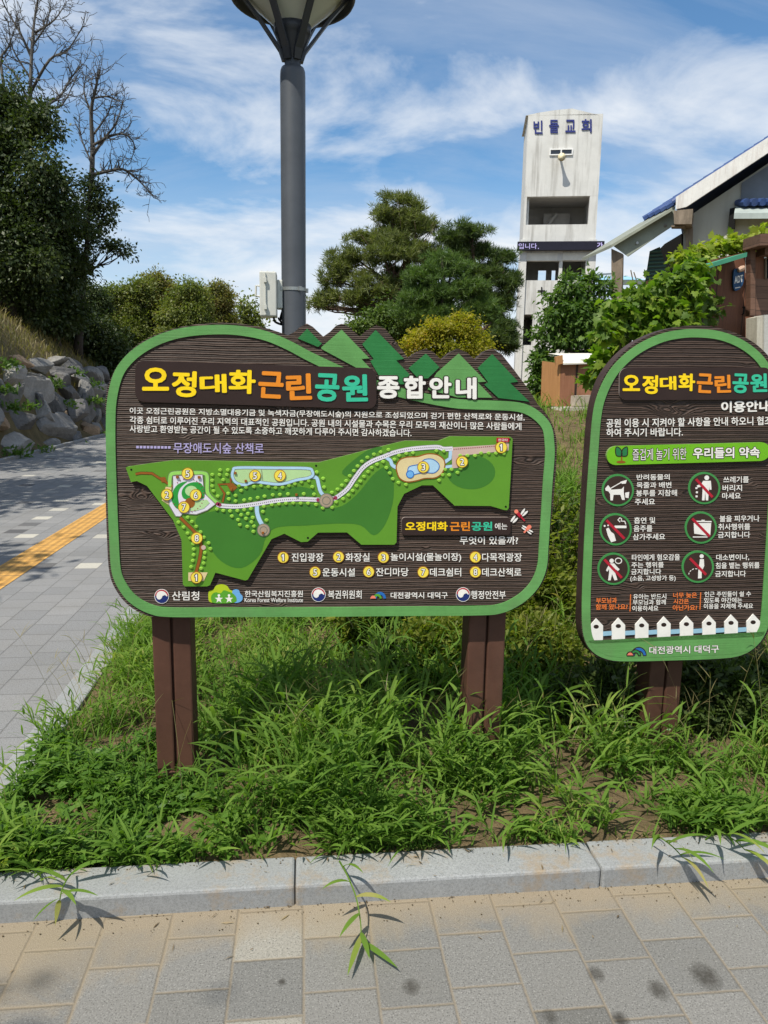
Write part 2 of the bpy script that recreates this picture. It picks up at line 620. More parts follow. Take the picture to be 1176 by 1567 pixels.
def paving(name, cell, tones, joint=(0.10, 0.10, 0.095), pale=0.07, sand=0.0, dark=0.04, stains=()):
    m, t, b, _ = newmat(name)
    c = t.nodes.new('ShaderNodeTexCoord')
    s = t.nodes.new('ShaderNodeSeparateXYZ')
    t.links.new(c.outputs['Object'], s.inputs[0])
    wob = noise(t, ocoord(t), 34, 4, 0.7)
    ux = M2(t, 'DIVIDE', M2(t, 'ADD', s.outputs[0], M2(t, 'MULTIPLY', wob, 0.007)), cell[0])
    i = M2(t, 'FLOOR', ux)
    wn = N(t, 'ShaderNodeTexWhiteNoise', noise_dimensions='1D')
    t.links.new(i, wn.inputs['W'])
    par = M2(t, 'MULTIPLY', M2(t, 'MODULO', M2(t, 'ADD', i, 1000.0), 2.0), 0.5)
    off = M2(t, 'ADD', par, M2(t, 'MULTIPLY', wn.outputs['Value'], 0.34))
    uy = M2(t, 'ADD', M2(t, 'DIVIDE', M2(t, 'ADD', s.outputs[1], M2(t, 'MULTIPLY', wob, 0.007)), cell[1]), off)
    j = M2(t, 'FLOOR', uy)
    fx, fy = M2(t, 'FRACT', ux), M2(t, 'FRACT', uy)
    ex = M2(t, 'MULTIPLY', M2(t, 'MINIMUM', fx, M2(t, 'SUBTRACT', 1.0, fx)), cell[0])
    ey = M2(t, 'MULTIPLY', M2(t, 'MINIMUM', fy, M2(t, 'SUBTRACT', 1.0, fy)), cell[1])
    e = M2(t, 'MINIMUM', ex, ey)
    jm = ramp(t, M2(t, 'DIVIDE', e, 0.01), [(0.10, 1.0), (0.62, 0.0)])
    cv = t.nodes.new('ShaderNodeCombineXYZ')
    t.links.new(i, cv.inputs[0])
    t.links.new(j, cv.inputs[1])
    w2 = N(t, 'ShaderNodeTexWhiteNoise', noise_dimensions='2D')
    t.links.new(cv.outputs[0], w2.inputs['Vector'])
    r = w2.outputs['Value']
    base = ramp(t, r, [(0.0, tones[2]), (dark, tones[0]), (0.5, tones[1]), (1 - pale - 0.01, tones[0]), (1 - pale, tones[3])], 'CONSTANT' if False else 'LINEAR')
    v = ocoord(t)
    sp = noise(t, v, 210, 2, 0.75)
    sp2 = noise(t, v, 90, 3, 0.6)
    base = mixc(t, ramp(t, sp, [(0.33, 0.85), (0.43, 0.0)]), base, (0.035, 0.035, 0.033))
    base = mixc(t, ramp(t, sp, [(0.58, 0.0), (0.72, 0.5)]), base, (0.50, 0.49, 0.46))
    base = mixc(t, 0.35, base, mixc(t, 1.0, base, ramp(t, sp2, [(0.3, (0.6, 0.6, 0.6)), (0.7, (1.3, 1.3, 1.3))]), 'MULTIPLY'))
    big = noise(t, v, 1.6, 6, 0.65)
    base = mixc(t, M2(t, 'MULTIPLY', ramp(t, big, [(0.45, 0.0), (0.75, 1.0)]), 0.35), base, (0.16, 0.15, 0.13))
    jc = joint
    if sand:
        near = M2(t, 'DIVIDE', M2(t, 'SUBTRACT', 2.10, s.outputs[1]), 0.55)
        near = M2(t, 'SUBTRACT', 1.0, near, clamp=True)
        sn = noise(t, v, 4.2, 7, 0.7, 0.6)
        sn2 = noise(t, v, 1.5, 3, 0.6)
        left = M2(t, 'MULTIPLY', M2(t, 'SUBTRACT', -0.30, s.outputs[0], clamp=True), 0.45)
        fac = M2(t, 'ADD', M2(t, 'ADD', M2(t, 'MULTIPLY', M2(t, 'POWER', near, 3.0), 0.62), M2(t, 'MULTIPLY', sn, 0.58)), M2(t, 'ADD', M2(t, 'MULTIPLY', sn2, 0.22), left))
        jn = M2(t, 'MULTIPLY', M2(t, 'SUBTRACT', 0.018, e, clamp=True), 5.0)
        fac = M2(t, 'ADD', fac, jn)
        sm = ramp(t, fac, [(0.60, 0.0), (0.72, 0.45), (0.92, 0.85)])
        grit = noise(t, v, 420, 2, 0.7)
        sc = ramp(t, grit, [(0.3, (0.16, 0.118, 0.072)), (0.55, (0.29, 0.24, 0.168)), (0.75, (0.42, 0.36, 0.265))])
        base = mixc(t, M2(t, 'MULTIPLY', sm, sand), base, sc)
        jc = (0.235, 0.19, 0.13)
    base = mixc(t, M2(t, 'MULTIPLY', jm, 0.62), base, jc)
    for (sx, sy, rx, ry, dk) in stains:
        dx = M2(t, 'DIVIDE', M2(t, 'SUBTRACT', s.outputs[0], sx), rx)
        dy = M2(t, 'DIVIDE', M2(t, 'SUBTRACT', s.outputs[1], sy), ry)
        rr = M2(t, 'ADD', M2(t, 'ADD', M2(t, 'MULTIPLY', dx, dx), M2(t, 'MULTIPLY', dy, dy)), M2(t, 'MULTIPLY', M2(t, 'SUBTRACT', noise(t, v, 55, 6, 0.8), 0.5), 2.2))
        base = mixc(t, M2(t, 'MULTIPLY', ramp(t, rr, [(0.05, 0.85), (0.4, 0.5), (0.9, 0.22), (1.6, 0.0)]), dk), base, (0.030, 0.026, 0.02))
    t.links.new(base, b.inputs['Base Color'])
    b.inputs['Roughness'].default_value = 0.85
    b.inputs['Specular IOR Level'].default_value = 0.3
    hh = M2(t, 'SUBTRACT', M2(t, 'ADD', M2(t, 'MULTIPLY', sp, 0.35), M2(t, 'MULTIPLY', r, 0.5)), M2(t, 'MULTIPLY', jm, 1.6))
    bump(t, b, hh, 0.5, 0.004)
    return m


def soilmat(name, stops, scale=6):
    m, t, b, _ = newmat(name)
    v = ocoord(t)
    f = noise(t, v, scale, 9, 0.72, 0.4)
    g = noise(t, v, 120, 3, 0.7)
    f2 = M2(t, 'ADD', M2(t, 'MULTIPLY', f, 0.72), M2(t, 'MULTIPLY', g, 0.28))
    t.links.new(ramp(t, f2, stops), b.inputs['Base Color'])
    b.inputs['Roughness'].default_value = 0.95
    b.inputs['Specular IOR Level'].default_value = 0.1
    bump(t, b, f2, 0.9, 0.03)
    return m


M_field = soilmat('field_ground', [(0.3, (0.06, 0.075, 0.03)), (0.55, (0.11, 0.12, 0.05)), (0.75, (0.20, 0.16, 0.09))], 1.2)
M_bed = soilmat('bed_soil', [(0.28, (0.035, 0.028, 0.016)), (0.42, (0.10, 0.075, 0.042)), (0.55, (0.17, 0.125, 0.07)), (0.66, (0.26, 0.19, 0.11)), (0.80, (0.38, 0.29, 0.19))], 9)
M_hill = soilmat('hill_soil', [(0.3, (0.055, 0.05, 0.025)), (0.5, (0.13, 0.105, 0.055)), (0.72, (0.24, 0.19, 0.10))], 2.2)
tones_path = [(0.205, 0.208, 0.212), (0.25, 0.25, 0.25), (0.085, 0.085, 0.09), (0.48, 0.46, 0.40)]
tones_front = [(0.165, 0.163, 0.155), (0.205, 0.20, 0.188), (0.13, 0.128, 0.12), (0.29, 0.275, 0.24)]
_st = []
for px_, py_, rp, dk in ((630, 1510, 14, .85), (912, 1490, 14, .8), (1008, 1515, 17, .85), (1080, 1494, 24, .9), (432, 1503, 7, .9), (842, 1556, 12, .7), (950, 1560, 13, .8), (948, 1560, 10, .6)):
    w = on_z(px_, py_, 0)
    _st.append((float(w[0]), float(w[1]), rp * 0.00185, rp * 0.0023, dk))
M_path = paving('path_blocks', (0.2, 0.205), tones_path, joint=(0.11, 0.11, 0.105), pale=0.045, dark=0.05)
M_front = paving('forecourt_blocks', (0.2, 0.2), tones_front, pale=0.06, dark=0.03, sand=1.0, stains=_st)
M_kerb = granite('kerb_granite', (0.275, 0.285, 0.29), 0.45, 380, 0.85, 0.75)

# one sheet to the horizon
g = MB()
g.add([[-900, -400, -0.03], [900, -400, -0.03], [900, 1500, -0.03], [-900, 1500, -0.03]], [[0, 1, 2, 3]], M_field)
g.build('ground', kind='structure')
p = MB()
p.add([[-5.93, -6, 0], [-1.22, -6, 0], [-1.22, 60, 0], [-5.93, 60, 0]], [[0, 1, 2, 3]], M_path)
p.build('path', kind='structure')
p = MB()
p.add([[-1.22, -6, 0.0], [7, -6, 0.0], [7, 2.11, 0.0], [-1.22, 2.11, 0.0]], [[0, 1, 2, 3]], M_front)
p.build('pavement', kind='structure')

# yellow guiding strip of ribbed blocks
m, t, b, _ = newmat('tactile_yellow')
v = ocoord(t)
s = t.nodes.new('ShaderNodeSeparateXYZ')
t.links.new(v, s.inputs[0])
fx = M2(t, 'FRACT', M2(t, 'DIVIDE', s.outputs[0], 0.075))
fy = M2(t, 'FRACT', M2(t, 'DIVIDE', s.outputs[1], 0.3))
bar = ramp(t, M2(t, 'ABSOLUTE', M2(t, 'SUBTRACT', fx, 0.5)), [(0.22, 1.0), (0.34, 0.0)])
jn = ramp(t, M2(t, 'MINIMUM', fy, M2(t, 'SUBTRACT', 1.0, fy)), [(0.012, 0.0), (0.03, 1.0)])
nz = noise(t, v, 14, 6, 0.65)
colr = ramp(t, nz, [(0.3, (0.42, 0.22, 0.05)), (0.7, (0.66, 0.37, 0.09))])
colr = mixc(t, M2(t, 'MULTIPLY', M2(t, 'SUBTRACT', 1.0, bar), 0.45), colr, (0.24, 0.13, 0.04))
colr = mixc(t, jn, (0.12, 0.08, 0.04), colr)
t.links.new(colr, b.inputs['Base Color'])
b.inputs['Roughness'].default_value = 0.8
bump(t, b, M2(t, 'MULTIPLY', bar, jn), 0.7, 0.006)
ts = MB()
ts.add([[-2.66, -6, 0.004], [-2.36, -6, 0.004], [-2.36, 60, 0.004], [-2.66, 60, 0.004]], [[0, 1, 2, 3]], m)
ts.build('path_strip', kind='structure')

# kerbs: metre-long granite stones with open joints
kb = MB()
for k in range(-1, 7):
    x0 = -0.03 + k * 1.0
    a, c = (x0 + 0.0015 if k > -1 else -1.076), x0 + 0.9985
    if k == -1:
        a = -1.078
    kb.box(((a + c) / 2, 2.175, -0.01), (c - a, 0.15, 0.16 + 0.002 * (k % 2)), M_kerb, bev=0.009)
for k in range(58):
    y0 = 2.10 + k * 1.0
    kb.box((-1.15, y0 + 0.5, -0.01), (0.14, 0.994, 0.16 + 0.002 * (k % 2)), M_kerb, bev=0.009)
kb.build('kerb', kind='structure')
kb = MB()
for k in range(-3, 58):
    kb.box((-5.99, k + 0.5, 0.0), (0.12, 0.994, 0.13), M_kerb, bev=0.008)
kb.build('far_kerb', kind='structure')

xs = np.concatenate([np.arange(-1.082, 5, 0.07), np.arange(5, 12, 0.5), np.arange(12, 60, 4)])
ys = np.concatenate([np.arange(2.245, 9, 0.07), np.arange(9, 16, 0.4), np.arange(16, 90, 5)])
height_sheet('planting_bed', xs, ys, bank_z, M_bed)
xs = np.concatenate([np.arange(-90, -20, 5), np.arange(-20, -6.0, 0.4), [-6.06]])
ys = np.concatenate([np.arange(-20, 40, 0.8), np.arange(40, 120, 6)])
height_sheet('hillside', xs, ys, hill_z, M_hill)


# ------------------------------------------------------------------ lettering
_tm = {}


def text_mesh(body, res=3):
    if body in _tm:
        return _tm[body]
    cu = bpy.data.curves.new('lettering', 'FONT')
    cu.body = body
    cu.size = 1.0
    cu.resolution_u = res
    cu.fill_mode = 'FRONT'
    ob = bpy.data.objects.new('lettering', cu)
    me = ob.to_mesh()
    n = len(me.vertices)
    co = np.empty(n * 3, np.float32)
    me.vertices.foreach_get('co', co)
    co = co.reshape(-1, 3)[:, :2].astype(float)
    fs = [list(p.vertices) for p in me.polygons]
    ob.to_mesh_clear()
    bpy.data.objects.remove(ob)
    bpy.data.curves.remove(cu)
    _tm[body] = (co, fs)
    return _tm[body]


def put_text(mb, fr, body, x0, y0, x1, y1, o, mat, bold=0.0, slope=0.0, rot=0.0, ref=None, thick=0.0):
    """fits the inked box of `body` to the photo box (x0,y0)-(x1,y1); slope = how far the right end drops.
    Heavier strokes: the same glyphs laid again a little aside. ref: the weight whose box is fitted (outlines stay concentric)."""
    co, fs = text_mesh(body)
    rb = bold if ref is None else ref
    mn, mx = co.min(0) - rb, co.max(0) + rb
    shifts = [(0.0, 0.0)]
    if bold > 0.007:
        k = 8 if bold > 0.02 else 4
        shifts += [(bold * math.cos(2 * math.pi * (i + .5) / k), bold * math.sin(2 * math.pi * (i + .5) / k)) for i in range(k)]
        if bold > 0.06:
            shifts += [(bold * .5 * math.cos(2 * math.pi * i / 6), bold * .5 * math.sin(2 * math.pi * i / 6)) for i in range(6)]
    for ks, sh in enumerate(shifts):
        q = (co + np.array(sh) - mn) / (mx - mn)
        X = x0 + q[:, 0] * (x1 - x0)
        Y = y1 - q[:, 1] * (y1 - y0) + slope * q[:, 0]
        if rot:
            c, s = math.cos(rot), math.sin(rot)
            mx_, my_ = (x0 + x1) / 2, (y0 + y1) / 2
            X, Y = mx_ + (X - mx_) * c - (Y - my_) * s, my_ + (X - mx_) * s + (Y - my_) * c
        w = fr.hit(np.stack([X, Y], 1), o + ks * 1.6e-5)
        if thick > 0:
            cnt = {}
            for f in fs:
                for a, b_ in zip(f, f[1:] + f[:1]):
                    k = (min(a, b_), max(a, b_))
                    cnt[k] = cnt.get(k, 0) + 1
            n = len(w)
            sd = [[a, b_, b_ + n, a + n] for (a, b_), c_ in cnt.items() if c_ == 1]
            mb.add(np.vstack([w, w - fr.n * thick]), fs + sd, mat)
        else:
            mb.add(w, fs, mat)


def lin_c(*c):
    return tuple(c)


M_board = woodgrain('carved_wood', (0.015, 0.0095, 0.0075), (0.105, 0.066, 0.049), 142.0, 1.0, 0.006)
M_board2 = woodgrain('carved_wood_fine', (0.015, 0.0095, 0.0075), (0.095, 0.060, 0.045), 120.0, 1.0, 0.006)
M_edge = paint((62, 48, 44), 0.6, 0.25, 9, bumpy=0.3)
M_plaq = paint((54, 41, 38), 0.45, 0.08, 10)
M_plaq_rim = paint((150, 140, 135), 0.4, 0.1, 10)
M_green = rimpaint('rim_green', (98, 154, 86))
M_green_dk = rimpaint('rim_dark_green', (44, 118, 62))
M_white = paint((235, 232, 226), 0.5, 0.05, 20)
M_yellow = paint((250, 214, 28), 0.45, 0.05, 15)
M_orange = paint((232, 140, 40), 0.45, 0.05, 15)
M_mint = paint((58, 188, 150), 0.45, 0.05, 15)
M_lav = paint((178, 168, 212), 0.5, 0.05, 15)
M_map = paint((94, 146, 46), 0.35, 0.05, 6)
M_map_dk = paint((64, 120, 46), 0.38, 0.05, 6)
M_map_edge = paint((120, 150, 90), 0.4, 0.05, 6)
M_walk = paint((222, 218, 228), 0.45, 0.04, 15)
M_walk_rim = paint((120, 120, 110), 0.5, 0.05, 15)
M_pale = paint((178, 212, 152), 0.45, 0.05, 15)
M_sky_b = paint((172, 208, 232), 0.45, 0.05, 15)
M_blue_dk = paint((110, 172, 225), 0.45, 0.05, 15)
M_tan = paint((218, 200, 150), 0.45, 0.06, 15)
M_brown = paint((146, 88, 34), 0.5, 0.08, 15)
M_pinkish = paint((200, 175, 162), 0.5, 0.05, 15)
M_rose = paint((150, 50, 80), 0.5, 0.05, 15)
M_bush = paint((140, 190, 70), 0.45, 0.08, 30)
M_marker = paint((240, 216, 80), 0.42, 0.04, 15)
M_mk_rim = paint((150, 95, 30), 0.5, 0.05, 15)
M_dark = paint((48, 36, 32), 0.6, 0.1, 15)
M_red = paint((176, 34, 52), 0.5, 0.05, 15)
M_navy = paint((34, 48, 110), 0.5, 0.05, 15)
M_blue = paint((40, 105, 180), 0.5, 0.05, 15)
M_coral = paint((236, 132, 108), 0.5, 0.05, 15)
M_lime = paint((178, 200, 40), 0.5, 0.05, 15)
M_leafg = paint((90, 160, 50), 0.5, 0.05, 15)
M_pill = paint((112, 180, 36), 0.4, 0.05, 8)
M_hole = paint((12, 12, 11), 0.7, 0.05, 15)
M_post = paint((86, 59, 48), 0.6, 0.16, 5, bumpy=0.25, dirt=0.25)
M_steel = paint((190, 190, 188), 0.35, 0.05, 15, metal=0.8)
M_txt_or = paint((226, 120, 60), 0.5, 0.05, 15)
M_rail = paint((150, 190, 212), 0.5, 0.05, 15)

S1 = Frame(0.0, 2.66, 0.0)
S2 = Frame(1.70, 2.80, math.radians(2.6))


def taegeuk(mb, fr, cx, cy, r, o):
    """white disc with a red crescent above and a navy swirl below"""
    mb.flat(fr, circ(cx, cy, r * 1.0, 28), o, M_white)
    mb.flat(fr, circ(cx, cy, r * 0.92, 28), o + 0.0004, M_navy)
    a = np.linspace(math.radians(188), math.radians(352), 18)
    red = np.vstack([np.stack([cx + r * .92 * np.cos(a), cy + r * .92 * np.sin(a)], 1),
                     np.stack([cx + r * .74 * np.cos(a[::-1]) - r * .02, cy + r * .08 + r * .74 * np.sin(a[::-1])], 1)])
    mb.flat(fr, red, o + 0.0008, M_red)
    sw = catmull([(cx - r * .72, cy - r * .05), (cx - r * .6, cy - r * .48), (cx - r * .15, cy - r * .74), (cx + r * .4, cy - r * .62),
                  (cx + r * .74, cy - r * .2), (cx + r * .72, cy + r * .02), (cx + r * .45, cy - r * .18), (cx + r * .1, cy - r * .02), (cx - r * .02, cy + r * .25),
                  (cx - r * .3, cy + r * .42), (cx - r * .6, cy + r * .3)], 4)
    mb.flat(fr, sw, o + 0.0012, M_white)


def rainbow(mb, fr, x0, y0, x1, y1, o, outline=False):
    """coral quarter, green arch, blue arch springing from one base line"""
    w, h = x1 - x0, y1 - y0

    def arch(cx, ro, ri, mat, k):
        a = np.linspace(math.pi, 2 * math.pi, 16)
        pts = np.vstack([np.stack([cx + ro * np.cos(a), y1 + ro * 1.12 * np.sin(a)], 1), np.stack([cx + ri * np.cos(a[::-1]), y1 + ri * 1.05 * np.sin(a[::-1])], 1)])
        if outline:
            mb.ribbon(fr, pts, 1.4, 0, o + k * 0.0004 + 0.0002, M_dark, closed=True)
        mb.flat(fr, pts, o + k * 0.0004, mat)
    arch(x0 + w * .62, w * .38, w * .22, M_blue, 0)
    arch(x0 + w * .45, w * .27, w * .14, M_leafg if not outline else paint((50, 130, 70), 0.5, 0.05, 15), 1)
    a = np.linspace(math.pi, 2 * math.pi, 12)
    q = np.stack([x0 + w * .17 + w * .17 * np.cos(a), y1 + w * .19 * np.sin(a)], 1)
    if outline:
        mb.ribbon(fr, q, 1.4, 0, o + 0.0012, M_dark, closed=True)
    mb.flat(fr, q, o + 0.001, M_coral)


def marker(fr, cx, cy, r, num, o, parent, name='number_marker'):
    mb = MB()
    mb.prism(fr, circ(cx, cy, r + 0.9, 24), 0.0, o, M_mk_rim)
    mb.flat(fr, circ(cx, cy, r, 24), o + 0.0004, M_marker)
    if num == '1':
        for mt_, ex, oo in ((M_dark, 1.1, 0.0008), (M_white, 0.0, 0.0012)):
            mb.flat(fr, [(cx - .9 - ex, cy + r * .62 + ex), (cx + 1.3 + ex, cy + r * .62 + ex), (cx + 1.3 + ex, cy - r * .62 - ex), (cx - .6 - ex, cy - r * .62 - ex), (cx - 2.6 - ex, cy - r * .30 - ex * .4), (cx - 2.2 - ex, cy - r * .12 + ex), (cx - .9 - ex, cy - r * .26 + ex)], o + oo, mt_)
        return mb.build(name, parent)
    w = r * (0.74 if num != '1' else 0.60)
    put_text(mb, fr, num, cx - w / 2, cy - r * .62, cx + w / 2, cy + r * .62, o + 0.0008, M_dark, 0.08, ref=0.02)
    put_text(mb, fr, num, cx - w / 2, cy - r * .62, cx + w / 2, cy + r * .62, o + 0.0012, M_white, 0.02, ref=0.02)
    return mb.build(name, parent)


TITLE = (('오', M_yellow), ('정', M_yellow), ('대', M_yellow), ('화', M_yellow), ('근', M_orange), ('린', M_orange), ('공', M_mint), ('원', M_mint))


def title_letters(fr, boxes, o, parent, thick=0.0, bold=0.036, name='park_name_lettering'):
    mb = MB()
    for k, ((ch, mt), bx) in enumerate(zip(TITLE, boxes)):
        rot = (0, 0.03, -0.03, 0.02, 0.05, -0.03, 0.04, -0.02)[k]
        put_text(mb, fr, ch, bx[0], bx[1], bx[2], bx[3], o, mt, bold, rot=rot, thick=thick)
    return mb.build(name, parent)


def sign_post(fr, pxl, pxr, pyb, depth0, parent, zb):
    """square timber post made of two battens with a groove between them"""
    u0, _ = fr.uz(pxl, pyb, -depth0)
    u1, _ = fr.uz(pxr, pyb, -depth0)
    um = (u0 + u1) / 2
    mb = MB()
    zt = 1.35
    wd = (u1 - u0)

    def bx(a, c, v0, v1, z0, z1):
        p0, p1 = fr.pt((a + c) / 2, (v0 + v1) / 2, (z0 + z1) / 2), None
        ang = math.atan2(fr.u[1], fr.u[0])
        mb.box(p0, (c - a, v1 - v0, z1 - z0), M_post, rz=ang, bev=0.006)
    bx(u0, um - 0.004, depth0, depth0 + 0.12, zb - 0.3, zt)
    bx(um + 0.004, u1, depth0, depth0 + 0.12, zb - 0.3, zt)
    bx(u0 + 0.012, u1 - 0.012, depth0 + 0.02, depth0 + 0.10, zb - 0.3, zt - 0.01)
    # wider foot sleeve
    bx(u0 - 0.006, u1 + 0.006, depth0 - 0.006, depth0 + 0.126, zb - 0.3, zb + 0.05)
    o = mb.build('post', parent)
    b_ = MB()
    c = fr.pt(um + wd * 0.12, depth0 - 0.006, zb + 0.035)
    b_.tube([c, c + fr.n * 0.006, c + fr.n * 0.009], [0.008, 0.008, 0.003], M_steel, 10)
    b_.build('bolt', o)
    return o


# ------------------------------------------------------------------ the wide map sign
out1 = [(163, 664), (162, 609), (173, 572), (190, 547), (217, 523), (251, 507.5), (288, 498), (334, 493.5), (370, 495.5), (407, 502), (441, 513)]
out1 = list(map(tuple, catmull([(163, 690)] + out1, 4, False)))
out1 += [(451, 508), (460, 500), (470, 495), (479, 500), (495, 515), (505, 508), (515, 498), (523, 495.5), (531, 498), (551, 515), (562, 505), (576.5, 497), (590, 503), (607, 524),
         (625, 548), (638, 539), (652, 533.5), (664, 539), (676, 551), (690, 539), (702, 533.5), (716, 540), (728, 551), (742, 538), (754, 533.5), (768, 542), (784, 562), (799, 582), (812, 600), (823.5, 619)]
out1 += list(map(tuple, catmull([(823.5, 619), (839, 637), (849, 659), (852.5, 685), (850.5, 729), (846, 779), (841.5, 823), (839, 868), (828, 897), (809, 917), (793, 929), (770, 938),
                                 (735, 941), (600, 942), (450, 943), (300, 944), (239, 944), (220, 940), (199, 928), (181, 908), (168, 878), (164, 822), (162, 760)], 4, False)))
base1 = S1.pt(S1.uz(500, 900)[0], 0.11, 0.10)
sign1 = thing('park_map_sign', 'wide brown wooden park map sign with rounded green border and two posts', 'sign', base1)
mb = MB()
mb.prism(S1, out1, -0.05, 0.0, M_board, M_board)
mb.build('board', sign1)
mb = MB()
cl1 = catmull([(170.5, 700), (170, 650), (172, 612), (181, 575), (197, 551), (222, 531), (254, 516), (290, 507.5), (334, 504.5), (370, 506.5), (407, 514), (441, 528), (475, 546), (520, 567), (560, 583),
               (600, 597), (640, 607), (690, 616.5), (720, 619), (750, 620), (787, 622), (808, 627.5), (826, 640), (837.5, 656), (841, 680), (841.2, 700), (838, 740), (835, 790), (832, 835), (829.5, 866),
               (820, 891), (804, 910), (785, 923), (765, 931), (735, 934), (620, 935), (500, 936), (350, 936.5), (262, 936.5), (232, 932), (206, 918), (189, 898), (178.5, 872), (175, 822), (172.5, 760)], 6)
mb.ribbon(S1, cl1, 14.5, 0.0, 0.004, M_green, closed=True)
mb.build('border', sign1)
trees1 = [([(470.5, 503), (493, 526), (487, 531), (456, 518)], M_green_dk), ([(523, 504.5), (565.6, 548.4), (553.4, 549.4), (568.4, 565.5), (546, 563), (493, 534.5), (491.5, 532)], M_green),
          ([(575, 505), (618.4, 549.2), (606.4, 551.7), (627, 573), (622, 588), (588, 588), (567, 553), (572, 549), (554.5, 527)], M_green_dk),
          ([(652, 541), (672.5, 562), (655, 579), (640, 579), (625.3, 563.4)], M_green_dk),
          ([(702, 541), (744, 584), (731, 585), (753.4, 608.5), (700, 608), (655, 596), (668, 571)], M_green),
          ([(753.4, 542), (792.7, 584), (780.5, 586), (810, 614.5), (762.8, 609), (741, 588.6), (747, 585), (731, 563.4)], M_green_dk)]
for pts, mt in trees1:
    mb = MB()
    mb.prism(S1, pts, 0.0, 0.0045, mt)
    mb.build('tree_emblem', sign1)
mb = MB()
mb.prism(S1, rrect((208, 551.5), (576, 563.5), (576, 626), (208, 614.5), 13), 0.0, 0.008, M_plaq, M_plaq_rim)
plaq = mb.build('title_plaque', sign1)
title_letters(S1, [(218.7, 562.5, 260, 598), (264, 567.7, 302, 607.7), (306.3, 572.7, 347.8, 601.7), (350.6, 566, 392, 602.7), (395.9, 568.5, 434.6, 609.6), (438, 571.8, 477.6, 612),
                   (482.3, 571.4, 519.7, 614.5), (523.5, 573, 563, 614.5)], 0.0105, plaq, thick=0.0025)
mb = MB()
for ch, bx in (('종', (577, 575.5, 611.4, 610)), ('합', (617.8, 575, 651.5, 610)), ('안', (656.7, 576, 690.7, 609.6)), ('내', (697, 577.4, 729, 611))):
    put_text(mb, S1, ch, *bx, 0.0065, M_dark, 0.085, ref=0.04, thick=0.006)
    put_text(mb, S1, ch, *bx, 0.0085, M_white, 0.04, ref=0.04, thick=0.0015)
mb.build('guide_lettering', sign1)
mb = MB()
put_text(mb, S1, '이곳 오정근린공원은 지방소멸대응기금 및 녹색자금(무장애도시숲)의 지원으로 조성되었으며 걷기 편한 산책로와 운동시설,', 199, 623.2, 803, 634.8, 0.002, M_white, 0.016, 10.3)
put_text(mb, S1, '각종 쉼터로 이루어진 우리 지역의 대표적인 공원입니다. 공원 내의 시설물과 수목은 우리 모두의 재산이니 많은 사람들에게', 199, 636.7, 798, 648.3, 0.002, M_white, 0.016, 10)
put_text(mb, S1, '사랑받고 환영받는 공간이 될 수 있도록 소중하고 깨끗하게 다루어 주시면 감사하겠습니다.', 199, 650.2, 630, 661.8, 0.002, M_white, 0.016, 6.5)
mb.build('paragraph_lettering', sign1)
mb = MB()
for k in range(10):
    mb.flat(S1, [(209 + k * 5.4, 682.2 + k * .05), (213 + k * 5.4, 682.2 + k * .05), (213 + k * 5.4, 686 + k * .05), (209 + k * 5.4, 686 + k * .05)], 0.002, M_lav)
put_text(mb, S1, '무장애도시숲 산책로', 266, 677, 404, 693.5, 0.002, M_lav, 0.012, 1)
mb.build('trail_lettering', sign1)

# the raised map
mapo = [(194, 715), (197, 713.5), (232, 708.5), (268, 703.7), (330, 704.6), (400, 706), (488, 707.3), (555, 690), (600, 678.6), (620, 674), (670, 674.5), (688, 667.3), (779.6, 668), (783.5, 671), (781, 720), (777.5, 777),
        (775, 780), (770, 779.5), (750, 773.5), (695, 773), (662, 742), (645, 742), (618, 755), (608, 774.5), (606.5, 829), (603, 832.5), (553, 832.5), (531, 813.8), (487, 814), (471, 828), (461, 828.5), (435.6, 815.7),
        (416, 824), (380, 885.5), (376, 887), (330.6, 875), (322.5, 894), (318, 896), (284, 896), (281, 893), (279, 825.5), (266, 795), (226.5, 743), (211, 735.5), (202, 737)]
mb = MB()
mb.prism(S1, mapo, 0.0, 0.012, M_map, M_map_edge)
pmap = mb.build('map_panel', sign1)
mb = MB()
zones = [catmull([(300, 795), (330, 781), (400, 776), (470, 770), (515, 776), (545, 757), (575, 722), (598, 715), (602, 760), (590, 800), (572, 818), (552, 803), (520, 800), (470, 803), (425, 806), (408, 820), (398, 848),
                  (370, 868), (340, 858), (318, 830)], 4), catmull([(338, 758), (372, 745), (420, 747), (460, 744), (484, 752), (470, 760), (400, 764), (350, 770)], 4), circ(720, 722, 37, 26, 26),
         catmull([(524, 720), (560, 690), (585, 684), (560, 706), (538, 728)], 4)]
for z_ in zones:
    mb.flat(S1, z_, 0.0124, M_map_dk)
mb.build('lawn_zone', pmap)
mb = MB()
trail = catmull([(333, 770.5), (340, 773), (364, 774), (395, 770), (425, 765), (456, 763), (490, 764)], 5, False)
trail2 = catmull([(508, 762), (514, 761), (531, 748), (543, 731), (555.5, 715), (570, 705), (588, 698), (604.5, 691.6), (630, 686.5), (667, 683.7), (678, 686.5), (692, 686)], 5, False)
br1 = catmull([(394, 771), (394, 782), (397, 793), (403, 804)], 4, False)
br2 = catmull([(477, 729), (485, 731), (488, 742), (491, 752), (498, 760)], 4, False)
br3 = catmull([(588, 698), (597, 704), (600, 711), (608, 716)], 4, False)
br4 = [(689, 689), (688, 701), (678, 708)]
br5 = [(678, 714.5), (692, 712.5)]
for l, wd in ((br1, 6), (br2, 5), (br3, 5), (br4, 5), (br5, 4)):
    mb = MB()
    mb.ribbon(S1, l, wd + 1.4, 0, 0.0128, M_walk_rim)
    mb.ribbon(S1, l, wd, 0, 0.0132, M_sky_b)
    mb.build('side_walkway', pmap)
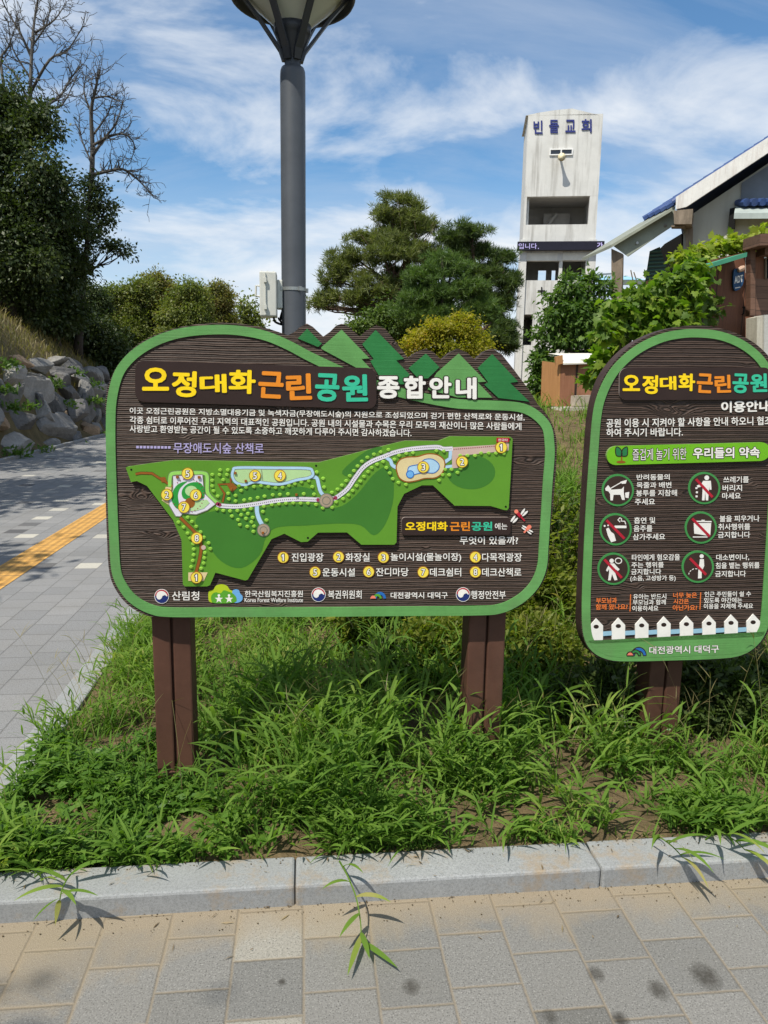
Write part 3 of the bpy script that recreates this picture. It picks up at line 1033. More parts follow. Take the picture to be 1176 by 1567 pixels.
for l in (trail, trail2):
    mb = MB()
    mb.ribbon(S1, l, 7.6, 0, 0.0130, M_walk_rim)
    mb.ribbon(S1, l, 6.2, 0, 0.0136, M_walk)
    L = np.concatenate([[0], np.cumsum(np.linalg.norm(np.diff(l, axis=0), axis=1))])
    for s_ in np.arange(2, L[-1], 3.1):
        x, y = np.interp(s_, L, l[:, 0]), np.interp(s_, L, l[:, 1])
        mb.flat(S1, circ(x, y, 0.9, 6), 0.0139, M_walk_rim)
    mb.build('walkway', pmap)
mb = MB()
plz = [(691, 684), (766, 679.5), (775, 676), (778, 678), (777, 689), (702, 697), (702, 715), (691, 716)]
mb.flat(S1, plz, 0.0133, M_pinkish)
for k in range(22):
    mb.flat(S1, circ(694 + k * 3.2, 687 - k * .25, 0.9, 6), 0.0139, M_rose)
mb.build('entrance_plaza', pmap)
mb = MB()
mb.flat(S1, [(289.4, 874.5), (319, 874.5), (313, 887.6), (289.4, 887.6)], 0.0133, M_tan)
for c in ((334, 770), (337, 771.5), (487, 764), (492, 764.3), (509, 762.5), (513.5, 761)):
    mb.flat(S1, circ(*c, 3.0, 8), 0.0142, M_rose)
mb.build('gate_symbols', pmap)
mb = MB()
court = catmull([(358, 719), (365, 715), (420, 715.3), (470, 716), (478, 720), (478.5, 727), (470, 731), (455, 733.5), (440, 738), (425, 740.2), (405, 738), (390, 736.5), (375, 741), (362, 737.5), (356.5, 728)], 4)
mb.flat(S1, court, 0.0146, M_pale)
mb.ribbon(S1, court, 5.2, 0, 0.0149, M_walk_rim, closed=True)
mb.ribbon(S1, court, 3.8, 0, 0.0152, M_sky_b, closed=True)
mb.ribbon(S1, [(401, 718), (403, 736)], 1, 0, 0.0150, M_walk_rim)
mb.build('court', pmap)
mb = MB()
ring = catmull([(261, 744), (262, 728), (268, 723.5), (290, 723), (312, 723.5), (318, 729), (318.5, 752), (326, 763), (335, 770)], 4, False)
mb.ribbon(S1, ring, 6.6, 0, 0.0130, M_walk_rim)
mb.ribbon(S1, ring, 5.2, 0, 0.0134, paint((150, 212, 100), 0.45, 0.05, 15))
mb.flat(S1, [(255, 744), (264, 745), (260, 772), (249, 765)], 0.0131, M_tan)
plw = [(266, 727.4), (311, 725.5), (313.8, 753.6), (331, 770.4), (318.4, 780), (301.6, 786.4), (281, 785), (277, 789.5), (270, 789), (260, 772), (260.4, 760), (266, 748)]
mb.ribbon(S1, plw, 1.3, 0, 0.0139, M_walk_rim, closed=True)
mb.flat(S1, plw, 0.0137, M_walk)
gd = paint((48, 152, 62), 0.45, 0.05, 15)
mb.flat(S1, catmull([(287.6, 736), (278, 738), (270, 744), (264.5, 755), (264.5, 766), (269, 774.5), (274, 777.5), (275, 768.6), (273.5, 758), (276, 748), (282, 741)], 4), 0.0142, gd)
mb.flat(S1, catmull([(288, 740), (298, 737), (308, 738.5), (313.5, 747), (313.5, 761), (305, 762), (285, 763), (279.5, 756), (281, 747)], 4), 0.0142, gd)
mb.flat(S1, circ(294, 750.5, 9.5, 18, 8), 0.0146, M_pale)
mb.flat(S1, [(300, 765.5), (318, 763.5), (322, 768.6), (313, 777), (300, 781), (291, 781)], 0.0146, M_pale)
mb.flat(S1, circ(292, 768.6, 7.8, 18), 0.0150, M_brown)
for k in range(24):
    a = math.radians(150 - k * 12.2)
    mb.flat(S1, circ(289.5 + 25.5 * math.cos(a) * (1.0 if math.cos(a) < 0 else .92), 757 + 25.5 * math.sin(a), 0.9, 6), 0.0150, M_rose)
for c in ((273, 729), (306, 729.5)):
    mb.box(S1.hit([c], 0.016)[0], (0.009, 0.006, 0.009), M_brown)
mb.build('plaza', pmap)
mb = MB()
for l, wd in (([(209, 724.8), (217.4, 723.2), (234, 723.7), (243.6, 730), (252, 735), (266, 744)], 3.4), ([(354, 731), (354, 740), (335, 740.5), (344.6, 754.5), (341.5, 767.6)], 3.0),
              (list(map(tuple, catmull([(277, 791), (287, 801), (298, 812), (306, 824), (309, 836), (307, 852), (303.5, 866), (301, 874)], 4, False))), 4.4)):
    mb = MB()
    mb.ribbon(S1, l, wd + 1, 0, 0.0128, M_dark)
    mb.ribbon(S1, l, wd, 0, 0.0132, M_brown)
    mb.build('trail', pmap)
mb = MB()
mb.flat(S1, [(246, 730), (254, 729), (257, 737), (249, 737.5)], 0.0134, M_brown)
mb.flat(S1, [(348, 741), (357, 738), (364, 745), (356, 753)], 0.0134, M_brown)
mb.flat(S1, circ(312.5, 836.6, 3.6, 12), 0.0134, M_pinkish)
mb.build('rest_area', pmap)
for c in ((499.5, 765, 11), (404, 810, 10)):
    mb = MB()
    mb.flat(S1, circ(c[0], c[1], c[2], 22), 0.0144, M_walk_rim)
    mb.flat(S1, circ(c[0], c[1], c[2] - 1.2, 22), 0.0148, paint((168, 150, 128), .5, .05, 15))
    mb.ribbon(S1, circ(c[0], c[1], c[2] * .55, 18), 1.0, 0, 0.0152, M_walk_rim, closed=True)
    mb.build('round_plaza', pmap)
mb = MB()
for c in ((361, 723), (377, 735), (454, 756), (403, 814), (355, 748)):
    mb.box(S1.hit([c], 0.016)[0], (0.008, 0.006, 0.008), M_brown)
mb.build('shelter_symbols', pmap)
mb = MB()
pl = catmull([(607, 713), (612, 704), (622.4, 700), (638.8, 699), (653, 695), (667.3, 696), (677.5, 703), (679, 713), (674.5, 723.5), (665, 729.6), (649, 730.6), (636.7, 734), (622.4, 735.7), (612, 730.6), (608, 721.4)], 4)
mb.ribbon(S1, pl, 3.6, 0, 0.0142, M_brown, closed=True)
mb.flat(S1, pl, 0.0145, M_tan)
for r_ in ((catmull([(623.5, 719), (626.5, 713), (641, 709.5), (649, 702.6), (661, 702), (670.4, 709), (670.4, 717), (663, 723), (651, 722.5), (638.8, 724), (630.6, 726), (624.5, 723.5)], 4), M_sky_b, 0.0150), (circ(627, 725, 5.6, 16), M_blue_dk, 0.0156)):
    mb.ribbon(S1, r_[0], 1.2, 0, r_[2] + 0.0003, M_blue, closed=True)
    mb.flat(S1, r_[0], r_[2], r_[1])
mb.build('pool', pmap)

D1 = [(845, 155), (907, 155), (780, 193), (840, 193), (900, 193), (870, 235), (780, 240), (780, 285), (790, 325), (825, 368), (1000, 280), (1055, 295), (1120, 290), (1015, 322), (910, 345), (970, 362), (915, 390), (970, 408), (1040, 400), (1090, 390), (1150, 380), (818, 473), (870, 485), (925, 488), (985, 485), (1040, 478), (1095, 470), (940, 530), (1015, 520), (1070, 510), (990, 560), (1055, 550), (1110, 542), (1005, 600), (1065, 615), (1120, 612), (1100, 578), (1115, 655), (580, 540), (505, 580), (615, 575), (548, 620), (650, 615), (580, 670), (685, 660)]
D2 = [(600, 228), (625, 275), (630, 318), (628, 365), (622, 412), (608, 463), (712, 222), (750, 268), (765, 315), (720, 348), (715, 390), (710, 432), (690, 475)]
D3 = [(50, 412), (100, 405), (155, 412), (208, 420), (260, 418), (308, 405), (352, 392), (400, 378), (455, 370), (20, 505), (72, 492), (125, 485), (187, 475), (240, 472), (300, 468), (418, 467), (495, 470), (120, 560), (180, 548), (233, 542), (285, 537), (340, 535), (395, 537), (450, 537), (510, 547), (560, 573), (630, 568), (25, 577), (38, 645), (45, 710), (42, 748), (113, 600), (140, 663), (515, 305), (563, 352), (570, 417), (482, 415), (628, 457), (670, 433), (703, 403), (735, 370), (762, 333), (793, 295), (820, 260), (852, 225), (893, 195), (942, 172), (992, 155), (1050, 138), (660, 527), (712, 505), (752, 477), (783, 443), (812, 408), (840, 373), (868, 338), (898, 303), (925, 272), (965, 247), (1010, 227), (1095, 210), (1130, 180), (1035, 272), (1060, 312), (1083, 355), (1125, 383)]
D4 = [(15, 258), (55, 230), (105, 215), (155, 210), (330, 195), (385, 197), (5, 405), (45, 433), (103, 447), (508, 230), (562, 230), (618, 230), (663, 212), (720, 212), (775, 213), (833, 214), (395, 333), (443, 333), (510, 325), (488, 357), (425, 375), (375, 373), (350, 415)]
dots = [(180 + x / 5.345, 690 + y / 5.345) for x, y in D1] + [(180 + x / 5.345, 780 + y / 5.345) for x, y in D2] + [(380 + x / 4.9, 660 + y / 4.9) for x, y in D3] + [(600 + x / 4.9, 650 + y / 4.9) for x, y in D4]
_d = []
for q_ in dots:
    if all((q_[0] - p_[0]) ** 2 + (q_[1] - p_[1]) ** 2 > 36 for p_ in _d):
        _d.append(q_)
dots = _d
mb = MB()
for x, y in dots:
    a = S1.hit(circ(x, y, 3.4, 10, 3.0), 0.0125)
    c = S1.hit(circ(x - .3, y - .3, 2.2, 10, 1.9), 0.0165)
    n = 10
    mb.add(np.vstack([a, c]), [[i, (i + 1) % n, n + (i + 1) % n, n + i] for i in range(n)] + [list(range(n, 2 * n))], M_bush)
mb.build('bush_symbols', pmap, smooth=False)
for num, x, y in (('5', 288.5, 724), ('2', 257, 756), ('6', 301, 756.5), ('7', 283, 775), ('8', 302.5, 822), ('1', 302, 882), ('5', 391, 727), ('4', 429, 727), ('3', 647, 714), ('2', 706, 706), ('1', 765.5, 684)):
    marker(S1, x, y, 8.2, num, 0.0175, pmap)
mb = MB()
mb.prism(S1, [(759, 669.4), (778, 669.6), (777.6, 676), (758.6, 675.8)], 0.012, 0.0165, M_red)
put_text(mb, S1, '한국타', 761, 670.8, 775.5, 675, 0.0168, M_white, 0.01)
mb.build('gate_tag', pmap)
mb = MB()
for c in ((202.5, 718), (484, 712), (471.5, 822), (773, 774.5), (302.5, 891), (779, 672)):
    mb.flat(S1, circ(*c, 1.6, 10), 0.0128, M_hole)
mb.build('screw_holes', pmap)

# question plaque, dragonflies, legend, emblems
mb = MB()
mb.prism(S1, rrect((614.7, 791), (780.6, 791), (780.6, 817.5), (614.7, 818), 5), 0.0, 0.010, M_plaq, M_plaq_rim)
qp = mb.build('question_plaque', sign1)
mb = MB()
for ch, x0, x1, mt in (('오정대화', 619.8, 684.7, M_yellow), ('근린', 687.8, 718.8, M_orange), ('공원', 720.8, 752.7, M_mint)):
    put_text(mb, S1, ch, x0, 797.5, x1, 811.5, 0.0106, mt, 0.03)
put_text(mb, S1, '에는', 756.5, 799.5, 775.5, 809.5, 0.0106, M_white, 0.012)
mb.build('question_lettering', qp)
mb = MB()
put_text(mb, S1, '무엇이 있을까?', 703.7, 820.4, 793, 833.2, 0.002, M_white, 0.02)
mb.build('question_lettering', sign1)


def dragonfly(hx, hy, tx, ty, wings, bodymat, headmat, wmat):
    mb = MB()
    mb.ribbon(S1, [(hx, hy), (hx + (tx - hx) * .55, hy + (ty - hy) * .55)], 5.0, 0, 0.0034, bodymat)
    mb.ribbon(S1, [(hx + (tx - hx) * .5, hy + (ty - hy) * .5), (tx, ty)], 2.4, 0, 0.0034, bodymat)
    mb.flat(S1, circ(hx, hy, 3.2, 12), 0.0038, headmat)
    for (cx, cy, a, b_, r) in wings:
        mb.ribbon(S1, circ(cx, cy, a, 16, b_, r), 0.8, 0, 0.0030, M_dark, closed=True)
        mb.flat(S1, circ(cx, cy, a, 16, b_, r), 0.0028, wmat)
    return mb.build('dragonfly', sign1)


dragonfly(790, 782.5, 803, 797, [(800, 783, 6.5, 2.2, -1.0), (803.5, 785.5, 6.5, 2.2, -0.75), (785, 793.5, 6.5, 2.2, -0.95), (788.5, 796, 6, 2.2, -0.8)], M_red, M_coral, M_white)
dragonfly(810, 806, 802, 815, [(803, 806, 5, 1.7, 0.5), (801.5, 809, 4.6, 1.6, 0.6), (812, 812, 5, 1.7, 0.5), (810, 815, 4.6, 1.6, 0.6)], M_coral, M_coral, M_white)
mb = MB()
for num, x, y, tx, x0, x1, y0, y1 in (('1', 433.7, 852.7, '진입광장', 446.6, 495.4, 846, 859.3), ('2', 518.4, 852, '화장실', 529, 566, 846, 859.3), ('3', 587, 852.7, '놀이시설(물놀이장)', 598, 706, 845.8, 860), ('4', 727.6, 852.3, '다목적광장', 737.8, 798.8, 846, 859.3),
                                       ('5', 482.5, 875.3, '운동시설', 493.7, 543.5, 869, 882), ('6', 564.5, 874.6, '잔디마당', 575.6, 625.5, 868.6, 881.6), ('7', 647.8, 875.3, '데크쉼터', 658, 706, 868.8, 882), ('8', 727.6, 875, '데크산책로', 737.8, 798, 868.8, 882)):
    marker(S1, x, y, 8.0, num, 0.003, sign1, 'legend_marker')
    put_text(mb, S1, tx, x0, y0, x1, y1, 0.002, M_white, 0.016)
mb.build('legend_lettering', sign1)
for cx, cy, r, tx, x0, x1, y0, y1 in ((248, 912.3, 11.2, '산림청', 263.6, 305.4, 904.4, 918.6), (487.8, 909.8, 11, '복권위원회', 502.4, 553.7, 903, 916), (708.8, 909.5, 11, '행정안전부', 721, 774, 903.6, 916.4)):
    mb = MB()
    taegeuk(mb, S1, cx, cy, r, 0.002)
    put_text(mb, S1, tx, x0, y0, x1, y1, 0.002, M_white, 0.014)
    mb.build('office_emblem', sign1)
mb = MB()
mb.flat(S1, catmull([(319.5, 917), (320, 905), (327, 902), (331, 896), (340, 893.8), (348, 896.5), (352, 902), (357, 905), (358, 915), (352, 921), (335, 922.5), (323, 921.5)], 4), 0.0018, M_lime)
mb.flat(S1, catmull([(356, 905), (361, 901.5), (366, 903), (368, 908), (371.5, 912), (371, 918), (366, 921.5), (358, 921)], 4), 0.0022, M_blue_dk)
mb.flat(S1, catmull([(324, 919), (324, 911), (330, 906), (338, 907.5), (343, 903), (350, 905), (357, 908), (362, 914), (361, 921), (345, 923), (328, 922.5)], 4), 0.0026, M_leafg)
for cx in (335.5, 351):
    st = []
    for k in range(10):
        a = -math.pi / 2 + k * math.pi / 5
        rr = 6.6 if k % 2 == 0 else 2.6
        st.append((cx + rr * math.cos(a), 916.5 + rr * math.sin(a)))
    mb.flat(S1, st, 0.0030, M_white)
    mb.flat(S1, circ(cx, 910.8, 2.0, 10), 0.0033, M_white)
put_text(mb, S1, '한국산림복지진흥원', 375, 903.3, 464, 913.4, 0.002, M_white, 0.012)
put_text(mb, S1, 'Korea Forest Welfare Institute', 374.7, 914.5, 464, 921.2, 0.002, M_white, 0.01)
mb.build('institute_emblem', sign1)
mb = MB()
rainbow(mb, S1, 567, 899, 591, 915.6, 0.002)
put_text(mb, S1, '대전광역시 대덕구', 598, 905.8, 685.5, 915.8, 0.002, M_white, 0.018)
mb.build('district_emblem', sign1)
zb = 0.09
sign_post(S1, 238, 296, 1100, 0.053, sign1, zb)
sign_post(S1, 712.5, 768, 1100, 0.053, sign1, zb)

# ------------------------------------------------------------------ the arched rules sign
out2 = catmull([(890, 930), (893, 850), (897, 770), (901.5, 700), (906.5, 640), (914, 602), (927, 572), (947, 546), (972, 525), (1003, 509.5), (1036, 500.5), (1065, 498), (1096, 501), (1126, 509.5), (1152, 523), (1172, 540),
                (1188, 562), (1196, 590), (1198, 625), (1195, 700), (1191, 790), (1186, 870), (1181, 940), (1176, 966), (1164, 986), (1145, 1000), (1118, 1008), (1080, 1010.5), (1015, 1012), (952, 1013), (927, 1010.5), (908, 1001), (895, 982), (889.5, 958)], 5)
base2 = S2.pt(S2.uz(1035, 950)[0], 0.11, 0.11)
sign2 = thing('park_rules_sign', 'arched brown wooden park rules sign with green border on one post', 'sign', base2)
mb = MB()
mb.prism(S2, out2, -0.055, 0.0, M_board2, M_edge)
mb.build('board', sign2)
mb = MB()
cl2 = catmull([(896.8, 930), (899.5, 850), (903.5, 770), (908.2, 700), (913.5, 636), (922, 602), (938, 571), (960, 547), (985, 529.5), (1015, 516.5), (1045, 510.8), (1070, 510), (1098, 513), (1125, 522), (1148, 536), (1166, 554),
               (1179, 578), (1185, 605), (1187, 640), (1184.5, 720), (1180.5, 798), (1176, 870), (1170.5, 945), (1164, 968), (1152, 984), (1132, 996), (1100, 1001), (1015, 1004), (955, 1005), (930, 1002), (911, 992), (899.5, 972)], 5)
mb.ribbon(S2, cl2, 13, 0, 0.004, M_green, closed=True)
tops = []
apx = (912.4, 946.2, 981.9, 1015.7, 1050.3, 1084.7, 1118.5, 1152.3)
for k in range(8):
    x = apx[k]
    yb = 979 - k * 1.45
    for a in np.linspace(math.pi * .97, math.pi * 0.03, 7):
        tops.append((x + 17.2 * math.cos(a), yb - 0 + (-6.5 if False else 0) + 5.5 - 7.5 * math.sin(a) * 0.0 - (1 - abs(math.cos(a))) * -0.0 - 4.5 * (abs(math.cos(a)) ** 2) * 0 + (4.8 * math.sin(a) - 4.8)))
hillp = tops + [(1170, 966), (1163, 982), (1145, 995.5), (1118, 1001), (1015, 1005), (955, 1006), (930, 1003), (910, 994), (900, 980)]
mb.prism(S2, hillp, 0.0, 0.0046, M_green)
mb.build('border', sign2)
mb = MB()
for k, x in enumerate(apx):
    y0 = 945.9 - k * 0.97
    pk = [(x, y0), (x + 10.3, y0 + 11), (x + 10, y0 + 33), (x - 10, y0 + 33.5), (x - 10.3, y0 + 11.5)]
    mb.prism(S2, pk, 0, 0.0038, M_white)
    mb.flat(S2, circ(x - .3, y0 + 12.6, 4.1, 14, 3.1), 0.0041, M_dark)
    if k < 7:
        xn = apx[k + 1]
        mb.flat(S2, [(x + 10.3, y0 + 20), (xn - 10.3, y0 + 19.2), (xn - 10.3, y0 + 26), (x + 10.3, y0 + 27)], 0.003, M_rail)
mb.build('fence_emblem', sign2)
mb = MB()
mb.prism(S2, rrect((947.3, 563), (1178.5, 562.3), (1177.5, 611), (946.8, 612.5), 11), 0, 0.008, M_plaq, M_plaq_rim)
pl2 = mb.build('title_plaque', sign2)
title_letters(S2, [(951.4, 573.7, 978, 598.4), (981.4, 574, 1005.3, 603), (1008, 575.8, 1033.4, 597), (1036.5, 571.6, 1062, 598.4), (1064.6, 571.6, 1089, 601.5), (1091.7, 573.7, 1116.7, 601), (1119, 571.6, 1143.7, 601.8), (1146, 571.6, 1172, 600)], 0.010, pl2, thick=0.002)
mb = MB()
put_text(mb, S2, '이용안내', 1103.4, 614, 1178, 631.5, 0.003, M_white, 0.03, -1.5, thick=0.002)
mb.build('guide_lettering', sign2)
mb = MB()
put_text(mb, S2, '공원 이용 시 지켜야 할 사항을 안내 하오니 협조', 927.8, 640.8, 1181, 654.4, 0.002, M_white, 0.02, -4)
put_text(mb, S2, '하여 주시기 바랍니다.', 927.8, 655.4, 1045, 668.4, 0.002, M_white, 0.02, -1)
mb.build('paragraph_lettering', sign2)
mb = MB()
mb.prism(S2, rrect((927, 682.5), (1176.5, 676), (1175.5, 704.5), (926.5, 711.5), 13.8), 0, 0.012, M_pill, M_map_edge)
pill = mb.build('promise_plaque', sign2)
for a, bx, bd in (('즐겁게 놀기 위한', (966, 686.5, 1048, 704), 0.0), ('우리들의 약속', (1058, 684.6, 1160, 701.5), 0.03)):
    mb = MB()
    put_text(mb, S2, a, *bx, 0.0126, M_dark, bd + 0.06, -1.5, ref=bd)
    put_text(mb, S2, a, *bx, 0.0130, M_white, bd, -1.5, ref=bd)
    mb.build('promise_lettering', pill)
mb = MB()
sg = paint((40, 120, 70), 0.45, 0.05, 15)
mb.ribbon(S2, [(949.5, 707), (949.5, 694)], 2.2, 0, 0.0124, M_brown)
mb.flat(S2, circ(948.5, 706.5, 7.2, 14, 2.0), 0.0126, M_brown)
for pt in (catmull([(949.5, 697), (942, 697), (940, 690), (941.5, 683.5), (947, 686), (949.5, 691)], 4), catmull([(949.5, 697), (957, 697), (958.5, 690), (957.5, 683.5), (952, 686), (949.5, 691)], 4)):
    mb.ribbon(S2, pt, 1.4, 0, 0.0130, M_dark, closed=True)
    mb.flat(S2, pt, 0.0128, sg)
mb.build('sprout_emblem', pill)


def r6(pts):
    return [(870 + x / 3.843, 720 + y / 3.843) for x, y in pts]


ICON_GREEN = paint((66, 140, 74), 0.45, 0.06, 12)
ICON_IN = paint((58, 44, 38), 0.55, 0.1, 12)


def icon(c, r, shapes, slash=None, lines=()):
    mb = MB()
    (cx, cy), = r6([c])
    mb.prism(S2, circ(cx, cy, r / 3.843, 36), 0, 0.0022, ICON_GREEN)
    mb.flat(S2, circ(cx, cy, r / 3.843 - 3.1, 36), 0.0026, ICON_IN)
    for s in shapes:
        if len(s) == 3 and isinstance(s[0], (int, float)):
            (x, y), = r6([s[:2]])
            mb.flat(S2, circ(x, y, s[2] / 3.843, 14), 0.0030, M_white)
        else:
            mb.flat(S2, r6(s), 0.0030, M_white)
    for l, w_ in lines:
        mb.ribbon(S2, r6(l), w_ / 3.843, 0, 0.0031, M_white)
    if slash:
        mb.ribbon(S2, r6(slash), 4.0, 0, 0.0036, M_red)
    return mb.build('pictogram', sign2)


icon((290, 115), 95, [[(215, 105), (232, 85), (240, 95), (252, 112), (312, 108), (325, 93), (324, 125), (330, 172), (314, 172), (304, 142), (264, 142), (260, 175), (246, 175), (244, 137), (234, 122), (218, 118)],
                      [(303, 66), (343, 54), (336, 76), (314, 78)], [(332, 130), (357, 125), (352, 162), (334, 158)]], lines=[([(246, 105), (308, 70)], 5)])
icon((798, 103), 95, [(812, 42, 14), [(790, 60), (836, 60), (840, 112), (828, 112), (826, 92), (820, 175), (806, 175), (803, 122), (799, 175), (784, 175), (788, 92), (758, 100), (753, 88), (782, 76)],
                      [(745, 98), (757, 98), (757, 108), (745, 108)], [(748, 122), (760, 122), (760, 133), (748, 133)], [(746, 146), (758, 146), (758, 157), (746, 157)]], [(748, 50), (846, 156)])
icon((277, 345), 95, [[(220, 342), (235, 335), (250, 360), (267, 372), (279, 412), (250, 421), (231, 382)], [(270, 323), (340, 323), (340, 338), (270, 338)], (212, 325, 6), (232, 322, 5)], [(222, 292), (328, 400)],
     [([(302, 302), (290, 290), (302, 277), (312, 284), (308, 296), (330, 298), (336, 316)], 6)])
icon((778, 335), 95, [[(735, 308), (838, 308), (832, 385), (738, 370)], [(730, 387), (816, 387), (816, 393), (730, 393)]], [(726, 282), (828, 386)], [([(742, 298), (840, 300)], 7), ([(780, 292), (800, 292)], 5)])
icon((265, 577), 95, [(253, 530, 13), [(240, 545), (268, 545), (285, 565), (300, 580), (290, 590), (268, 574), (272, 594), (287, 642), (270, 645), (255, 608), (247, 645), (232, 645), (238, 602), (238, 577), (228, 594), (220, 586)]],
     [(210, 522), (312, 630)], [(list(map(tuple, circ(293, 530, 19, 16, 16))) + [(312, 530)], 5)])
icon((760, 565), 95, [(782, 503, 12), [(772, 520), (795, 520), (797, 560), (782, 592), (782, 632), (760, 634), (762, 592), (768, 550)]], [(712, 515), (808, 612)], [([(756, 578), (744, 576)], 4), ([(736, 577), (726, 582)], 4), ([(720, 586), (713, 594)], 4), ([(709, 600), (706, 610)], 4)])
RULES = [
    [('반려동물의', 400, 595, 22, 57), ('목줄과 배변', 400, 605, 68, 104), ('봉투를 지참해', 397, 638, 114, 152), ('주세요', 390, 508, 164, 203)],
    [('쓰레기를', 910, 1060, 34, 73), ('버리지', 905, 1020, 84, 122), ('마세요', 903, 1012, 130, 168)],
    [('흡연 및', 385, 510, 274, 312), ('음주를', 383, 493, 322, 360), ('삼가주세요', 378, 568, 371, 409)],
    [('불을 피우거나', 888, 1123, 264, 302), ('취사행위를', 880, 1068, 312, 350), ('금지합니다', 878, 1068, 359, 397)],
    [('타인에게 혐오감을', 372, 655, 492, 530), ('주는 행위를', 370, 560, 538, 572), ('금지합니다', 368, 545, 577, 612), ('(소음, 고성방가 등)', 363, 630, 617, 654)],
    [('대소변이나,', 868, 1062, 492, 530), ('침을 뱉는 행위를', 865, 1123, 540, 577), ('금지합니다', 862, 1043, 589, 626)],
    [('유아는 반드시', 380, 575, 725, 757), ('부모님과 함께', 378, 572, 759, 790), ('이용하세요', 375, 528, 794, 827)],
    [('인근 주민들이 쉴 수', 800, 1073, 711, 743), ('있도록 야간에는', 797, 1020, 747, 779), ('이용을 자제해 주세요', 795, 1085, 782, 814)]]
for rule in RULES:
    mb = MB()
    for tx, x0, x1, y0, y1 in rule:
        (a, b_), (c, d) = r6([(x0, y0), (x1, y1)])
        put_text(mb, S2, tx, a, b_, c, d, 0.002, M_white, 0.018, -0.6 * (c - a) / 60)
    mb.build('rule_lettering', sign2)
for blk, bar_ in (([('부모님과', 162, 285, 747, 781), ('함께 왔나요?', 160, 348, 785, 819)], [(366, 728), (362, 828)]),
                  ([('너무 늦은', 615, 755, 717, 749), ('시간은', 617, 707, 754, 785), ('아닌가요?', 612, 757, 790, 823)], [(778, 716), (773, 817)])):
    mb = MB()
    for tx, x0, x1, y0, y1 in blk:
        (a, b_), (c, d) = r6([(x0, y0), (x1, y1)])
        put_text(mb, S2, tx, a, b_, c, d, 0.002, M_txt_or, 0.026, -0.5 * (c - a) / 60)
    mb.ribbon(S2, r6(bar_), 1.2, 0, 0.002, M_txt_or)
    mb.build('question_lettering', sign2)
mb = MB()
rainbow(mb, S2, 958.5, 982.5, 988.4, 1002.6, 0.0052, True)
put_text(mb, S2, '대전광역시 대덕구', 992.8, 988.4, 1099.5, 1000.5, 0.0052, M_dark, 0.055, -2.2, ref=0.02)
put_text(mb, S2, '대전광역시 대덕구', 992.8, 988.4, 1099.5, 1000.5, 0.0056, M_white, 0.02, -2.2, ref=0.02)
mb.build('district_emblem', sign2)
sign_post(S2, 991, 1040, 1080, 0.058, sign2, 0.10)


# ------------------------------------------------------------------ street lamp and the box strapped to it
M_lamp = paint((74, 78, 84), 0.42, 0.10, 6, spec=0.5, bumpy=0.08)
M_lampd = paint((52, 55, 62), 0.45, 0.10, 6, spec=0.5)
M_galv = paint((165, 168, 166), 0.4, 0.1, 20, metal=0.7)
M_boxw = paint((206, 207, 200), 0.5, 0.06, 9, dirt=0.2)
m, t, b, out = newmat('lamp_glass')
b.inputs['Base Color'].default_value = (0.78, 0.79, 0.70, 1)
b.inputs['Roughness'].default_value = 0.22
b.inputs['Transmission Weight'].default_value = 0.35
b.inputs['IOR'].default_value = 1.15
M_glass = m
LY = 5.3
lp = on_y(450, 470, LY)
lamp_base = np.array([lp[0], LY, float(bank_z(lp[0], LY)) - 0.02])
lamp = thing('street_lamp', 'tall grey street lamp with flared lantern rising behind the map sign', 'street lamp', lamp_base)
KP = (LY / 0.98) / F            # metres per photo pixel there


def lz(py):
    return float(on_y(450, py, LY)[2])


LB = np.array([lp[0], LY, 0.0])
mb = MB()
mb.lathe(LB, [(0.17, lamp_base[2]), (0.17, lamp_base[2] + 0.03), (0.10, lamp_base[2] + 0.05), (0.095, lamp_base[2] + 0.5), (0.083, lamp_base[2] + 0.55), (0.083, lz(118)), (0.081, lz(110)), (0.074, lz(105)), (0.055, lz(103.5)), (0.053, lz(103)), (0.053, lz(80))], M_lamp, 40)
mb.build('pole', lamp, smooth=True)
mb = MB()
mb.lathe(LB, [(0.0835, lz(446)), (0.0875, lz(446)), (0.0875, lz(441)), (0.0835, lz(441))], M_galv, 32)
for a in (0.3, 2.0, 3.6, 5.2):
    c = LB + np.array([math.cos(a) * 0.092, math.sin(a) * 0.092, lz(443.5)])
    mb.box(c, (0.02, 0.02, 0.028), M_galv, rz=a)
mb.build('clamp_band', lamp)
mb = MB()
mb.lathe(LB, [(0.053, lz(93)), (0.062, lz(86)), (0.078, lz(74)), (0.105, lz(60)), (0.112, lz(55)), (0.117, lz(54)), (0.122, lz(41)), (0.11, lz(39))], M_lampd, 36)
mb.build('collar', lamp, smooth=True)
mb = MB()
mb.lathe(LB, [(0.118, lz(41)), (0.155, lz(32)), (0.205, lz(21)), (0.265, lz(8)), (0.325, lz(-8)), (0.37, lz(-26))], M_glass, 40)
mb.build('lantern_glass', lamp, smooth=True)
mb = MB()
mb.lathe(LB, [(0.0, lz(-22)), (0.355, lz(-20)), (0.385, lz(-9)), (0.388, lz(-2)), (0.398, lz(0)), (0.408, lz(-5)), (0.410, lz(-20)), (0.40, lz(-36)), (0.30, lz(-62)), (0.12, lz(-80)), (0.0, lz(-83))], M_lampd, 48)
mb.build('lantern_cap', lamp, smooth=True)


